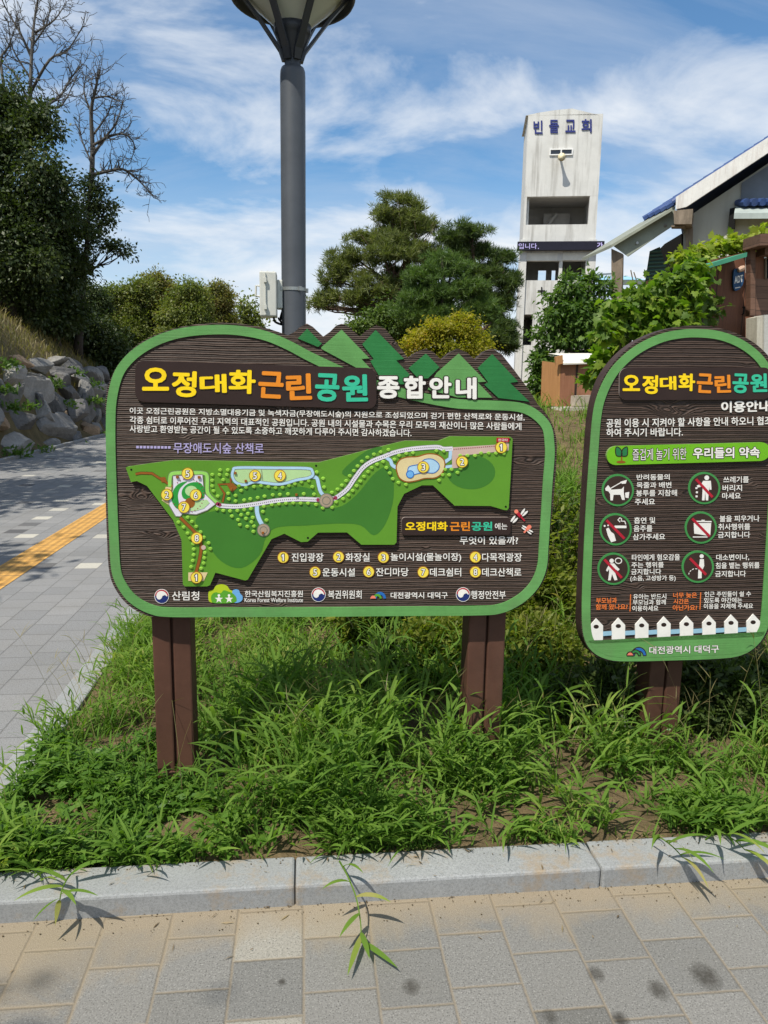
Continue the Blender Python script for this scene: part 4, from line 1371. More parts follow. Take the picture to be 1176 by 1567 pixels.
def lamp_bar(d, s_, prof, name):
    V, Fc = [], []
    for r_, y_, w_, th_ in prof:
        for sx, dr in ((-1, -1), (1, -1), (1, 1), (-1, 1)):
            V.append(LB + d * (r_ + dr * th_) + s_ * sx * w_ + np.array([0, 0, lz(y_)]))
    m_ = len(prof)
    for i in range(m_ - 1):
        for k in range(4):
            Fc.append([i * 4 + k, i * 4 + (k + 1) % 4, i * 4 + 4 + (k + 1) % 4, i * 4 + 4 + k])
    Fc += [[3, 2, 1, 0], [m_ * 4 - 4 + k for k in range(4)]]
    mb = MB()
    mb.add(V, Fc, M_lampd)
    mb.build(name, lamp)


for az in (5, 62, 118, 185, 240, 298):
    a = math.radians(az)
    d = np.array([math.cos(a), math.sin(a), 0])
    s_ = np.array([-d[1], d[0], 0])
    lamp_bar(d, s_, [(0.058, 95, .022, .010), (0.078, 80, .026, .011), (0.138, 60, .022, .011), (0.200, 39, .021, .011), (0.240, 26, .021, .011), (0.290, 11, .021, .011), (0.345, -4, .026, .010), (0.385, -20, .024, .010)], 'rib')

bw = on_y(411.5, 455, LY)
box_c = np.array([bw[0], LY - 0.02, bw[2]])
eq = thing('equipment_box', 'white metal equipment box strapped to the side of the grey lamp pole', 'box', box_c)
x0, x1 = on_y(399, 455, LY)[0], on_y(424.5, 455, LY)[0]
z0, z1 = lz(487), lz(420)
mb = MB()
mb.box(((x0 + x1) / 2, LY - 0.03, (z0 + z1) / 2), (x1 - x0, 0.16, z1 - z0), M_boxw, bev=0.008)
mb.build('housing', eq)
mb = MB()
mb.box((x0 + (x1 - x0) * .34, LY - 0.116, (z0 + z1) / 2), (0.006, 0.012, (z1 - z0) * .94), M_boxw)
for q in (0.2, 0.8):
    mb.box((x0 + (x1 - x0) * .34, LY - 0.122, z0 + (z1 - z0) * q), (0.018, 0.02, 0.03), M_boxw)
mb.build('latch_rail', eq)
mb = MB()
xb = on_y(433, 455, LY)[0]
mb.box(((x1 + xb) / 2, LY, lz(452)), (xb - x1, 0.10, 0.19), M_boxw, bev=0.006)
mb.build('side_module', eq)
mb = MB()
for q in (.1, .45, .8):
    mb.tube([(x0 + (x1 - x0) * q, LY - .03, z1), (x0 + (x1 - x0) * q, LY - .03, z1 + 0.014)], 0.004, M_boxw, 6)
mb.tube([(x0, LY - .03, lz(440)), (x0 - 0.028, LY - .03, lz(440)), (x0 - 0.03, LY - .03, lz(455)), (x0, LY - .03, lz(456))], 0.008, M_boxw, 6)
mb.build('mounting_pins', eq)
mb = MB()
mb.tube(catmull([(x0 + .09, LY - .03, z0), (x0 + .10, LY - .03, z0 - .03), (x0 + .15, LY - .02, z0 - .045), (x1 + .02, LY, z0 - .01), (x1 + .045, LY, lz(470))], 5, False), 0.008, M_hole, 6)
mb.tube(catmull([(x0 + .12, LY - .03, z0), (x0 + .13, LY - .03, z0 - .02), (x1 + .03, LY - .02, z0 + .0), (x1 + .035, LY, lz(468))], 5, False), 0.006, M_hole, 6)
mb.build('cable', eq)

# ------------------------------------------------------------------ white tower with navy letters
def concrete(name, base, dirt, streak=1.0, sc=1.0):
    m, t, b, _ = newmat(name)
    v = ocoord(t)
    f = noise(t, v, 1.1 * sc, 7, 0.65)
    st = noise(t, ocoord(t, (2.2, 2.2, 0.16)), 1.6 * sc, 7, 0.68)
    col = ramp(t, f, [(0.3, tuple(x * 0.84 for x in base)), (0.7, base)])
    col = mixc(t, M2(t, 'MULTIPLY', ramp(t, st, [(0.50, 0.0), (0.68, 1.0)]), streak), col, dirt)
    t.links.new(col, b.inputs['Base Color'])
    b.inputs['Roughness'].default_value = 0.85
    bump(t, b, noise(t, v, 9 * sc, 6, 0.7), 0.2, 0.02)
    return m


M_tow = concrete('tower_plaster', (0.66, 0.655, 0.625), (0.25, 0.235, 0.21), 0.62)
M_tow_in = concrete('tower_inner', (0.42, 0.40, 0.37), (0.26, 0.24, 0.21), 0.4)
M_navyl = paint((52, 60, 122), 0.5, 0.12, 8)
TY = 36.0
tc_ = on_y(856, 400, TY)
T = Frame(tc_[0], TY, math.radians(-13))
tower = thing('church_tower', 'white concrete church tower with navy letters and open upper floors', 'tower', (tc_[0], TY + 1.5, 1.3))


def tu(px, py, at=0.0):
    return T.uz(px, py, at)


UL, UR = tu(800, 370)[0], tu(911.5, 370)[0]
Zt = tu(806, 177)[1]
DP = 3.0
ow = dict(a=tu(805, 301)[1], b=tu(805, 344)[1], c=tu(805, 399)[1], d=tu(805, 429)[1], e=tu(800, 481)[1], f=tu(800, 528)[1])
uo0, uo1 = tu(806, 320)[0], tu(902, 320)[0]
mb = MB()
W_ = 0.28
segs = [(Zt, ow['a']), (ow['b'], ow['c']), (ow['d'], ow['e']), (ow['f'], -0.5)]
for zt_, zb_ in segs:
    mb.fbox(T, UL, UR, 0, W_, zb_, zt_, M_tow)
for zt_, zb_ in ((ow['a'], ow['b']), (ow['c'], ow['d'])):
    mb.fbox(T, UL, uo0, 0.003, W_, zb_ + .001, zt_ - .001, M_tow)
    mb.fbox(T, uo1, UR, 0.003, W_, zb_ + .001, zt_ - .001, M_tow)
um0, um1 = tu(856, 410)[0], tu(861, 410)[0]
mb.fbox(T, um0, um1, 0.05, W_, ow['d'] + .001, ow['c'] - .001, M_tow)
ud = tu(815, 500)[0]
mb.fbox(T, UL, tu(800.5, 500)[0], 0.003, W_, ow['f'] + .001, ow['e'] - .001, M_tow)
mb.fbox(T, ud, UR, 0.003, W_, ow['f'] + .001, ow['e'] - .001, M_tow)
# side and back walls
mb.fbox(T, UL, UL + .25, W_ + .002, DP, -0.5, ow['b'] + 0.6, M_tow)
mb.fbox(T, UL, UL + .25, W_ + .002, DP, ow['b'] + .602, Zt, M_tow)
mb.fbox(T, UR - .25, UR, W_ + .002, DP, -0.5, Zt, M_tow)
bz0, bz1 = ow['d'] + .25, ow['c'] - .02
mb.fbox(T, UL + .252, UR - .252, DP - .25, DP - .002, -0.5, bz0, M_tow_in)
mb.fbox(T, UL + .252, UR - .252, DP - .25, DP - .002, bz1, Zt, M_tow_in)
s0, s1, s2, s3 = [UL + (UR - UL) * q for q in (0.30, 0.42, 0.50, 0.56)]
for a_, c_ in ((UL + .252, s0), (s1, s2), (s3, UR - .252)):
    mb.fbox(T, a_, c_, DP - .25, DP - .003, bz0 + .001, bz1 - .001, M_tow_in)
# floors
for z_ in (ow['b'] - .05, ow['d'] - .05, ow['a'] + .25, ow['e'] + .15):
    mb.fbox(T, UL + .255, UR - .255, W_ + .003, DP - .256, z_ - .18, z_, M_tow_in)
# roof gable coping
gb = [T.pt(*(lambda q: (q[0], 0.0, q[1]))(tu(*p))) for p in ((805, 176.7), (824, 172.5), (850, 168.5), (876, 166), (901, 172), (918, 176.2))]
n = len(gb)
mb.add(gb + [p - T.n * DP for p in gb], [list(range(n))] + [[i, (i + 1) % n, n + (i + 1) % n, n + i] for i in range(n)] + [list(range(n, 2 * n))[::-1]], M_tow)
# pilasters
mb.fbox(T, UL - .10, UL + .22, -0.10, 0.0 - .002, -0.5, tu(800, 367)[1], M_tow)
mb.fbox(T, UR - .28, UR + .06, -0.10, -0.002, -0.5, tu(905, 367)[1], M_tow)
mb.build('walls', tower)
mb = MB()
mb.bar(T.pt(uo0 + .9, 1.6, ow['b'] - .05), T.pt(uo0 + 1.6, 2.0, ow['b'] + .9), .12, .12, M_tow_in)
mb.fbox(T, uo0 + 1.0, uo0 + 2.3, 2.2, 2.35, ow['b'] - .04, ow['a'] - .3, M_tow_in)
mb.build('stair_wall', tower)
mb = MB()
for a_, c_ in (((805, 387.5), (853, 399)), ((861.5, 387.5), (902, 398))):
    (ua, za), (uc, zc) = tu(*a_), tu(*c_)
    mb.fbox(T, ua, uc, -0.02, -0.003, zc, za, paint((222, 220, 210), .7, .08, 2))
mb.build('lintel', tower)
mb = MB()
for ch, bx in (('빈', (816.6, 184.7, 830.7, 205)), ('들', (840.6, 183.6, 855.5, 203.8)), ('교', (865.4, 183.4, 881, 203)), ('회', (890, 182.5, 905.7, 203))):
    put_text(mb, T, ch, *bx, 0.04, M_navyl, 0.022, thick=0.035)
mb.build('name_lettering', tower)
(ua, za), (uc, zc) = tu(841.5, 228.3), tu(876.5, 237.6)
mb = MB()
fw = 0.05
um_ = (ua + uc) / 2
for bx in ((ua, uc, za - fw, za), (ua, uc, zc, zc + fw), (ua, ua + fw, zc + fw, za - fw), (uc - fw, uc, zc + fw, za - fw), (um_ - .03, um_ + .03, zc + fw, za - fw)):
    mb.fbox(T, bx[0], bx[1], -0.06, -0.004, bx[2], bx[3], paint((228, 228, 226), .5, .05, 10))
wf = mb.build('window', tower)
M_winglass = paint((40, 44, 52), 0.15, 0.1, 3, spec=0.6)
mb = MB()
mb.fbox(T, ua + fw, uc - fw, -0.03, -0.005, zc + fw, za - fw, M_winglass)
mb.build('pane', wf)
for cx, cy in ((829, 445), (855.5, 439)):
    (u_, z_) = tu(cx, cy)
    mb = MB()
    k = TY / F
    mb.fbox(T, u_ - 5.6 * k, u_ + 5.6 * k, -0.045, -0.004, z_ - .75 * k - .2 * k, z_ + .75 * k, M_hole)
    mb.fbox(T, u_ - .8 * k, u_ + .8 * k, -0.05, -0.005, z_ - 5 * k, z_ + 5.5 * k, M_hole)
    mb.build('cross', tower)
(u_, z_) = tu(858, 243.5)
lb = T.pt(u_, -0.1, z_)
spk = thing('loudspeaker', 'small cream horn loudspeaker fixed under the white tower window', 'loudspeaker', lb)
mb = MB()
ax = T.n * 1.0 + np.array([0, 0, -0.15])
ax /= np.linalg.norm(ax)
pr = [(-.08, .05), (.15, .06), (.3, .09), (.42, .15), (.47, .18), (.46, .16), (.3, .05)]
mb.tube([lb + ax * a_ for a_, _ in pr], [r_ for _, r_ in pr], paint((226, 214, 178), .5, .06, 8), 20)
mb.build('horn', spk, smooth=True)
mb = MB()
mb.bar(lb + np.array([0, 0, .12]) - T.n * .1, lb + ax * .2 - np.array([0, 0, .0]), .04, .04, M_galv)
mb.build('bracket', spk)
(ua, za), (uc, zc) = tu(792.5, 370, .3), tu(924.5, 382.5, .3)
led = thing('display_banner', 'long dark electronic text banner across the middle of the white tower', 'banner', T.pt((ua + uc) / 2, -.3, zc))
mb = MB()
mb.fbox(T, ua, uc, -0.36, -0.105, zc, za, paint((34, 34, 46), .45, .1, 5))
bn = mb.build('panel', led)
m, t, b, _ = newmat('display_letters')
b.inputs['Base Color'].default_value = (.36, .32, .55, 1)
b.inputs['Emission Color'].default_value = (.55, .48, 1, 1)
b.inputs['Emission Strength'].default_value = 0.25
mb = MB()
T2 = Frame(T.o[0] + T.n[0] * .362, T.o[1] + T.n[1] * .362, math.radians(-13))
put_text(mb, T2, '입니다', 794, 372.3, 822, 381, 0.004, m, 0.012)
put_text(mb, T2, '.', 823.5, 379.4, 825, 381, 0.004, m, 0.03)
put_text(mb, T2, '가', 914, 370.8, 923, 379, 0.004, m, 0.03)
mb.build('display_lettering', bn)

# ------------------------------------------------------------------ house at the right
HY = 17.0
Hc = on_y(1110, 450, HY)
Hs = Frame(Hc[0], HY, math.radians(-30))
house = thing('house', 'old grey house with blue tiled gable roof and white bargeboard', 'house', (Hc[0], HY + 2, 1.3))
M_hwall = concrete('house_render', (0.50, 0.50, 0.44), (0.28, 0.27, 0.24), 0.25)
M_fascia = concrete('bargeboard', (0.72, 0.71, 0.68), (0.34, 0.25, 0.22), 0.55, 3)
M_bluet = paint((58, 80, 128), 0.35, 0.2, 4, spec=0.4, dirt=.25)
M_wood_old = barkmat('old_timber', (0.11, 0.085, 0.06), (0.27, 0.215, 0.16), 7)
M_gpanel = paint((120, 128, 138), 0.6, 0.12, 2)
M_soffit = paint((142, 150, 138), 0.6, 0.12, 2)
M_gutter = paint((138, 142, 128), 0.5, 0.12, 3)


def hp(pts, at=0.0):
    return Hs.hit(pts, 0, at)


mb = MB()
mb.prism(Hs, [(1046, 620), (1046, 348), (1056, 330), (1176, 250), (1340, 142), (1500, 250), (1500, 620)], -8.0, 0.0, M_hwall)
mb.build('wall', house)
# rake line: lower end (1030,309), upper (1176,215) -> apex (1335,113)
sl_ = (215 - 308) / (1176 - 1031)
ax_, ay_ = 1335, 308 + sl_ * (1335 - 1031)
mb = MB()
mb.prism(Hs, [(1037, 312), (ax_, ay_ + 4), (ax_ + 300, ay_ + 4 - sl_ * 300), (ax_ + 300, ay_ + 16 - sl_ * 300), (ax_, ay_ + 16), (1037, 324)], -8.6, 0.55, M_bluet, M_bluet, at=0.0)
roof = mb.build('roof', house)
mb = MB()
mb.prism(Hs, [(1036.5, 311), (ax_, ay_ + 6), (ax_, ay_ + 26.5), (1052, 325.5), (1036.5, 329)], 0.56, 0.62, M_fascia, M_fascia)
mb.build('bargeboard', roof)
mb = MB()
nt = 20
for k in range(nt):
    xa = 1030 + k * 17.3
    xb = xa + 18.6
    ya, yb = 308 + sl_ * (xa - 1031), 308 + sl_ * (xb - 1031)
    a_, c_ = hp([(xa, ya + 1.5)], .40)[0], hp([(xb, yb + 1.0)], .40)[0]
    for dz, off_ in ((0, 0.0),):
        d_ = (c_ - a_) / np.linalg.norm(c_ - a_)
        mb.tube([a_, a_ + d_ * .001, c_], [0.076, 0.082, 0.066], M_bluet, 10)
    for j in range(1, 6):
        o_ = np.array([0, j * 0.3, 0])
        mb.tube([a_ + o_ - [0, 0, .05], c_ + o_ - [0, 0, .055]], [0.075, 0.06], M_bluet, 6)
mb.build('ridge_tiles', roof)
mb = MB()
mb.prism(Hs, [(1135, 281), (1176, 254), (1330, 154), (1400, 200), (1400, 309), (1134, 309)], 0.0, 0.03, M_gpanel)
mb.build('gable_panel', house)
aw = MB()
for (a_, c_) in (((1126, 327), (1420, 327)),):
    L0, L1 = hp([(1126, 314.5)], 0.02)[0], hp([(1440, 311)], .02)[0]
    B0, B1 = hp([(1124, 326)], .55)[0], hp([(1440, 324)], .55)[0]
    aw.add([L0, L1, B1, B0, L0 - [0, 0, .1], L1 - [0, 0, .1], B1 - [0, 0, .12], B0 - [0, 0, .12]], [[0, 1, 2, 3], [4, 5, 6, 7], [0, 3, 7, 4], [1, 2, 6, 5], [2, 3, 7, 6], [0, 1, 5, 4]], paint((168, 178, 174), .45, .12, 3))
awn = aw.build('awning', house)
mb = MB()
for k in range(14):
    c_ = hp([(1133 + k * 12.5, 312.5 - k * .3)], .12)[0]
    mb.tube([c_ + [0, .12, .06], c_ + [0, -.26, -.02]], [.075, .085], M_bluet, 8)
mb.build('awning_tiles', awn)
mb = MB()
pb = hp([(1118, 322), (1126, 320), (1125, 350), (1119, 357), (1113, 352)], .1)
mb.prism(Hs, [(1117, 322), (1126, 320), (1125, 350), (1119, 358), (1114, 350)], 0.002, 0.2, M_hole)
mb.build('bracket', awn)
mb = MB()
mb.prism(Hs, [(1033, 331), (1062, 328.5), (1060, 351), (1034, 351)], 0.05, 0.62, M_wood_old, M_wood_old)
mb.prism(Hs, [(1050.5, 351.2), (1061, 351.2), (1060, 402), (1049.5, 402)], 0.02, 0.2, M_wood_old)
mb.prism(Hs, [(1029, 351.5), (1049, 351.5), (1049, 353.5), (1029, 353.5)], 0.25, 0.5, M_wood_old)
mb.build('timber_frame', house)
# lean-to porch
P1, P2 = hp([(1034, 315)], .35)[0], hp([(936, 374.5)], .35)[0]
mb = MB()
back = np.array([0, 1.9, 0.0])
th = np.array([0, 0, -.07])
mb.add([P1, P2, P2 + back, P1 + back, P1 + th, P2 + th, P2 + back + th, P1 + back + th], [[0, 1, 2, 3], [4, 5, 6, 7], [0, 1, 5, 4], [1, 2, 6, 5], [2, 3, 7, 6], [3, 0, 4, 7]], M_gutter)
pr_ = mb.build('porch_roof', house)
mb = MB()
mb.prism(Hs, [(938, 376.5), (1034, 317.5), (1034, 345), (1008, 362), (962, 394)], 0.10, 0.16, M_soffit)
mb.build('porch_panel', house)
mb = MB()
for c in ((975, 372), (1018, 345)):
    w_ = Hs.hit([c], 0, .17)[0]
    mb.tube([w_, w_ - [0, .03, 0]], .035, M_galv, 10)
mb.build('porch_fixing', house)
mb = MB()
mb.prism(Hs, [(937, 382), (954.5, 390), (953, 470), (937, 470)], -0.05, 0.15, M_wood_old)
mb.build('porch_post', house)
mb = MB()
mb.prism(Hs, [(992, 371), (1010, 352), (1046, 330), (1046, 470), (983, 470), (988, 385)], -1.9, -1.85, M_hole)  # near-black sheet standing in for the shade inside the porch
mb.build('porch_interior_shade', house)
m, t, b, _ = newmat('green_slats')
s = t.nodes.new('ShaderNodeSeparateXYZ')
t.links.new(ocoord(t), s.inputs[0])
wv = M2(t, 'ADD', M2(t, 'MULTIPLY', M2(t, 'SINE', M2(t, 'MULTIPLY', s.outputs[2], 70.0)), .5), .5)
t.links.new(ramp(t, wv, [(0, (.01, .03, .025)), (1, (.05, .13, .10))]), b.inputs['Base Color'])
bump(t, b, wv, .6, .03)
mb = MB()
mb.prism(Hs, [(992, 379), (1008, 372), (1018, 402), (1012, 445), (982, 445)], -0.6, -0.5, m)
mb.build('slat_screen', house)

# pale blue canopy far behind the porch
cy_ = 27.0
c0, c1, c2, c3 = [on_y(*p, cy_) for p in ((921, 411), (992, 406), (992, 428), (919, 428))]
can = thing('carport_canopy', 'pale blue translucent canopy roof seen behind the porch post', 'canopy', (c2[0], cy_, 1.3))
mb = MB()
bk = np.array([0, 2.5, .0])
mb.add([c3, c2, c1 + bk, c0 + bk], [[0, 1, 2, 3]], paint((150, 200, 222), .3, .06, 2))
mb.add([c3 - [0, 0, .05], c2 - [0, 0, .05], c1 + bk - [0, 0, .05], c0 + bk - [0, 0, .05]], [[0, 1, 2, 3]], paint((150, 200, 222), .3, .06, 2))
mb.build('roof_sheet', can)
mb = MB()
mb.bar(c3 - [0, 0, .1], c2 - [0, 0, .1], .12, .16, paint((120, 130, 128), .5, .1, 3))
mb.bar(c0 + bk + [0, 0, .08], c1 + bk + [0, 0, .08], .06, .06, M_galv)
mb.build('beam', can)
mb = MB()
for q in (.1, .9):
    c_ = c3 + (c2 - c3) * q
    mb.bar((c_[0], c_[1], 1.2), (c_[0], c_[1], c_[2] - .12), .1, .1, M_galv)
mb.build('canopy_post', can)

# ------------------------------------------------------------------ brown plank shed
SY = 7.2
sc_ = on_y(1140, 450, SY)
SF = Frame(sc_[0], SY, 0.0)
shed = thing('shed', 'brown plank shed with green roof edge behind the arched sign', 'shed', (sc_[0], SY + .5, .65))


def planks(name, a, c, vertical=True, step=0.14):
    m, t, b, _ = newmat(name)
    s = t.nodes.new('ShaderNodeSeparateXYZ')
    t.links.new(ocoord(t), s.inputs[0])
    ax_ = s.outputs[0] if vertical else s.outputs[2]
    q = M2(t, 'DIVIDE', ax_, step)
    fr_ = M2(t, 'FRACT', q)
    w = N(t, 'ShaderNodeTexWhiteNoise', noise_dimensions='1D')
    t.links.new(M2(t, 'FLOOR', q), w.inputs['W'])
    gap = ramp(t, M2(t, 'MINIMUM', fr_, M2(t, 'SUBTRACT', 1.0, fr_)), [(0.006, 1.0), (0.02, 0.0)])
    gr = noise(t, ocoord(t, (14, 14, 1.2) if vertical else (1.2, 14, 14)), 3, 6, 0.65)
    col = ramp(t, M2(t, 'ADD', M2(t, 'MULTIPLY', gr, .75), M2(t, 'MULTIPLY', w.outputs['Value'], .25)), [(0.25, a), (0.75, c)])
    t.links.new(mixc(t, gap, col, (0.012, .009, .007)), b.inputs['Base Color'])
    b.inputs['Roughness'].default_value = .7
    bump(t, b, M2(t, 'SUBTRACT', M2(t, 'MULTIPLY', gr, .4), gap), .5, .01)
    return m


M_shed = planks('shed_boards', (0.09, 0.032, 0.016), (0.24, 0.095, 0.045), True, .30)
M_shedh = planks('shed_planks', (0.085, 0.043, 0.027), (0.19, 0.10, 0.065), False, .118)
mb = MB()
mb.prism(SF, [(1086, 398), (1141, 386), (1141, 725), (1086, 725)], -0.05, 0.0, M_shed)
mb.build('door', shed)
mb = MB()
mb.prism(SF, [(1141.5, 383), (1149, 383), (1149, 484), (1141.5, 484)], 0.0, 0.08, M_shedh)
mb.prism(SF, [(1145, 427), (1300, 425), (1300, 484), (1145, 484)], -0.05, 0.02, M_shedh)
mb.prism(SF, [(1149, 386), (1168, 386), (1168, 427), (1149, 427)], -0.05, 0.018, M_shed)
mb.prism(SF, [(1178, 386), (1300, 386), (1300, 425), (1178, 427)], -0.05, 0.018, M_shed)
mb.prism(SF, [(1096, 398), (1300, 388), (1300, 725), (1096, 725)], -1.6, -1.2, M_shed)
mb.build('wall', shed)
mb = MB()
mb.prism(SF, [(1168, 396), (1178, 396), (1178, 427), (1168, 427)], -0.04, -0.02, M_winglass)
mb.prism(SF, [(1168, 396), (1170, 396), (1170, 427), (1168, 427)], -0.02, 0.04, M_wood_old)
mb.build('window', shed)
mb = MB()
mb.prism(SF, [(1136, 367), (1300, 362), (1300, 380), (1135, 384)], 0.02, 0.30, M_shedh)
mb.prism(SF, [(1156, 383.5), (1300, 380.5), (1300, 392), (1156, 394)], 0.02, 0.16, M_shedh)
mb.build('roof_beam', shed)
G0, G1 = SF.hit([(1076, 406.5)], 0, .45)[0], SF.hit([(1144, 386)], 0, .30)[0]
mb = MB()
bk = np.array([0.1, .9, .05])
th = np.array([0, 0, -.04])
mb.add([G0, G1, G1 + bk, G0 + bk, G0 + th, G1 + th, G1 + bk + th, G0 + bk + th], [[0, 1, 2, 3], [4, 5, 6, 7], [0, 1, 5, 4], [1, 2, 6, 5], [2, 3, 7, 6], [3, 0, 4, 7]], paint((74, 150, 120), .5, .12, 6))
mb.build('roof_edge', shed)
mb = MB()
q = SF.hit([(1137, 470)], 0, .02)[0]
mb.tube([q, q + [0, -.03, 0], q + [0, -.03, -.07], q + [0, 0, -.07]], .007, M_hole, 6)
mb.build('handle', shed)
a0 = SF.hit([(1128, 445)], 0, .02)[0]
adt = thing('alarm_plate', 'small blue security plate with white letters hanging on the shed door', 'sign', a0)
mb = MB()
mb.prism(SF, catmull([(1121, 414), (1129, 411), (1135.5, 413), (1136, 425), (1133, 438), (1126, 445), (1120.5, 443), (1119.5, 428)], 4), 0.01, 0.035, paint((40, 78, 118), .4, .12, 10))
mb.build('plate', adt)
mb = MB()
put_text(mb, SF, 'ADT', 1121, 424, 1134, 435, 0.038, M_white, 0.03, -3)
mb.ribbon(SF, [(1122, 441.5), (1130, 440)], 1.2, 0, .038, M_white)
mb.build('plate_lettering', adt)
mb = MB()
q = SF.hit([(1136, 411)], 0, .05)[0]
mb.tube([q - [0.04, 0, .02], q, q + [0.02, 0, .02]], [.02, .03, .015], paint((190, 160, 140), .6, .1, 9), 8)
mb.build('hook', adt)

# pale concrete wall below the planks, right edge
cw = SF.hit([(1160, 560)], 0, .3)[0]
cwl = thing('concrete_wall', 'pale grey concrete wall panel below the shed planks', 'wall', (cw[0] + .4, cw[1], .7))
mb = MB()
mb.prism(SF, [(1142, 486), (1300, 483), (1300, 730), (1142, 730)], 0.13, 0.30, concrete('wall_panel', (0.50, 0.50, 0.475), (0.28, 0.27, 0.24), .25, 3))
mb.build('panel', cwl)
mb = MB()
mb.prism(SF, [(1133, 489), (1141.5, 487), (1141.5, 728), (1132, 728)], 0.10, 0.28, concrete('wall_post', (0.55, 0.52, 0.44), (0.28, 0.25, 0.2), .5, 5))
mb.build('end_post', cwl)

# ------------------------------------------------------------------ orange hutch with white lid
UY = 10.2
hc_ = on_y(880, 622, UY)
UF = Frame(hc_[0], UY, math.radians(6))
hut = thing('wooden_hutch', 'orange brown plywood hutch with a white lid between the two signs', 'hutch', (hc_[0], UY + .3, hc_[2]))
M_ply = planks('hutch_plywood', (0.25, 0.105, 0.055), (0.40, 0.19, 0.11), True, 1.3)
M_plyl = planks('hutch_side', (0.40, 0.19, 0.07), (0.58, 0.30, 0.12), True, 0.9)
mb = MB()
mb.prism(UF, [(858.5, 556), (925, 553), (925, 621), (856, 622)], -0.03, 0.0, M_ply)
mb.prism(UF, [(858.5, 556), (925, 553), (925, 621), (856, 622)], -0.62, -0.60, M_ply)
f0, f1 = UF.hit([(856, 622)])[0], UF.hit([(858.5, 556)])[0]
bk = np.array([-.055, .60, 0])
sw_ = np.array([-.0, -.003, 0])
mb.add([f0 + sw_ - [.02, 0, 0], f1 + sw_ - [.02, 0, 0], f1 + bk - [.02, 0, -.05], f0 + bk - [.02, 0, 0], f0 + sw_, f1 + sw_, f1 + bk, f0 + bk], [[0, 1, 2, 3], [4, 5, 6, 7], [0, 1, 5, 4], [1, 2, 6, 5], [2, 3, 7, 6], [3, 0, 4, 7]], M_plyl)
mb.build('body', hut)
mb = MB()
mb.prism(UF, [(848, 546.5), (859, 543.5), (859.5, 556.5), (849.5, 559)], 0.01, 0.05, M_plyl)
mb.build('lid_edge', hut)
mb = MB()
l0, l1 = UF.hit([(859.5, 556)], .06)[0], UF.hit([(926, 554)], .06)[0]
r0, r1 = UF.hit([(860, 543.5)], -.05)[0], UF.hit([(926, 543)], -.05)[0]
bk = np.array([0.02, .6, .05])
M_lid = paint((226, 222, 212), .6, .08, 4, dirt=.2)
mb.add([l0, l1, r1, r0, r0 + bk, r1 + bk], [[0, 1, 2, 3], [3, 2, 5, 4]], M_lid)
mb.add([l0 - [0, 0, .02], l1 - [0, 0, .02], r1 - [0, -.02, .02], r0 - [0, -.02, .02], r0 + bk - [0, 0, .03], r1 + bk - [0, 0, .03]], [[0, 1, 2, 3], [3, 2, 5, 4]], M_lid)
mb.add([l0, l1, l1 - [0, 0, .02], l0 - [0, 0, .02]], [[0, 1, 2, 3]], M_lid)
mb.build('lid', hut)
M_cblock = concrete('block_concrete', (0.46, 0.40, 0.33), (0.3, 0.24, 0.2), .5, 8)
b0 = UF.hit([(874, 621), (902, 620), (901, 604.5), (875, 605.5)], 0, .12)
blk = MB()
blk.prism(UF, [(874, 621), (902, 620), (901, 604.5), (875, 605.5)], -0.02, 0.11, M_cblock, at=.12)
blk.build('concrete_block', loc=b0[0], label='rough tan concrete block leaning on the front of the orange hutch', category='block')
slb = MB()
slb.prism(UF, [(842, 630), (930, 627), (930, 619.8), (843.5, 622.6)], 0.0, .35, concrete('slab_concrete', (0.50, 0.47, 0.40), (0.33, 0.30, 0.22), .5, 5), at=-.05)
slb.build('concrete_slab', loc=UF.hit([(880, 630)])[0], label='low pale concrete slab under the orange hutch', category='slab')


# ------------------------------------------------------------------ plants: builders
def unit(v):
    return v / (np.linalg.norm(v, axis=-1, keepdims=True) + 1e-9)


def leaf_arrays(P, D, Nn, L, Wd, droop=0.15):
    """diamond leaves, one four-cornered face each, bent along the middle"""
    D = unit(D)
    S = unit(np.cross(D, Nn))
    U = np.cross(S, D)
    L, Wd = L[:, None], Wd[:, None]
    mid = P + D * L * 0.45
    V = np.stack([P, mid + S * Wd * .5 + U * Wd * .12, P + D * L - U * L * droop, mid - S * Wd * .5 + U * Wd * .12], 1)
    n = len(P)
    return V.reshape(-1, 3), np.arange(4 * n).reshape(n, 4)


def lobed_arrays(P, D, Nn, L):
    """broad five-lobed leaves: four-sided wedges round the leaf's base"""
    D = unit(D)
    S = unit(np.cross(D, Nn))
    U = np.cross(S, D)
    prof = [(-2.5, .28), (-2.05, .50), (-1.62, .38), (-1.2, .60), (-.80, .44), (-.38, .74), (-.2, .66), (0, .98), (.2, .66), (.38, .74), (.80, .44), (1.2, .60), (1.62, .38), (2.05, .50), (2.5, .28)]
    n = len(P)
    V = [P]
    for a, r in prof:
        V.append(P + (D * math.cos(a) * r + S * math.sin(a) * r) * L[:, None] - U * (L[:, None] * (0.05 + 0.20 * r * r)))
    V = np.stack(V, 1)
    k = len(prof) + 1
    base = (np.arange(n) * k)[:, None]
    Q = [np.concatenate([base, base + i, base + i + 1, base + i + 2], 1) for i in range(1, k - 2, 2)]
    return V.reshape(-1, 3), np.stack(Q, 1).reshape(-1, 4)


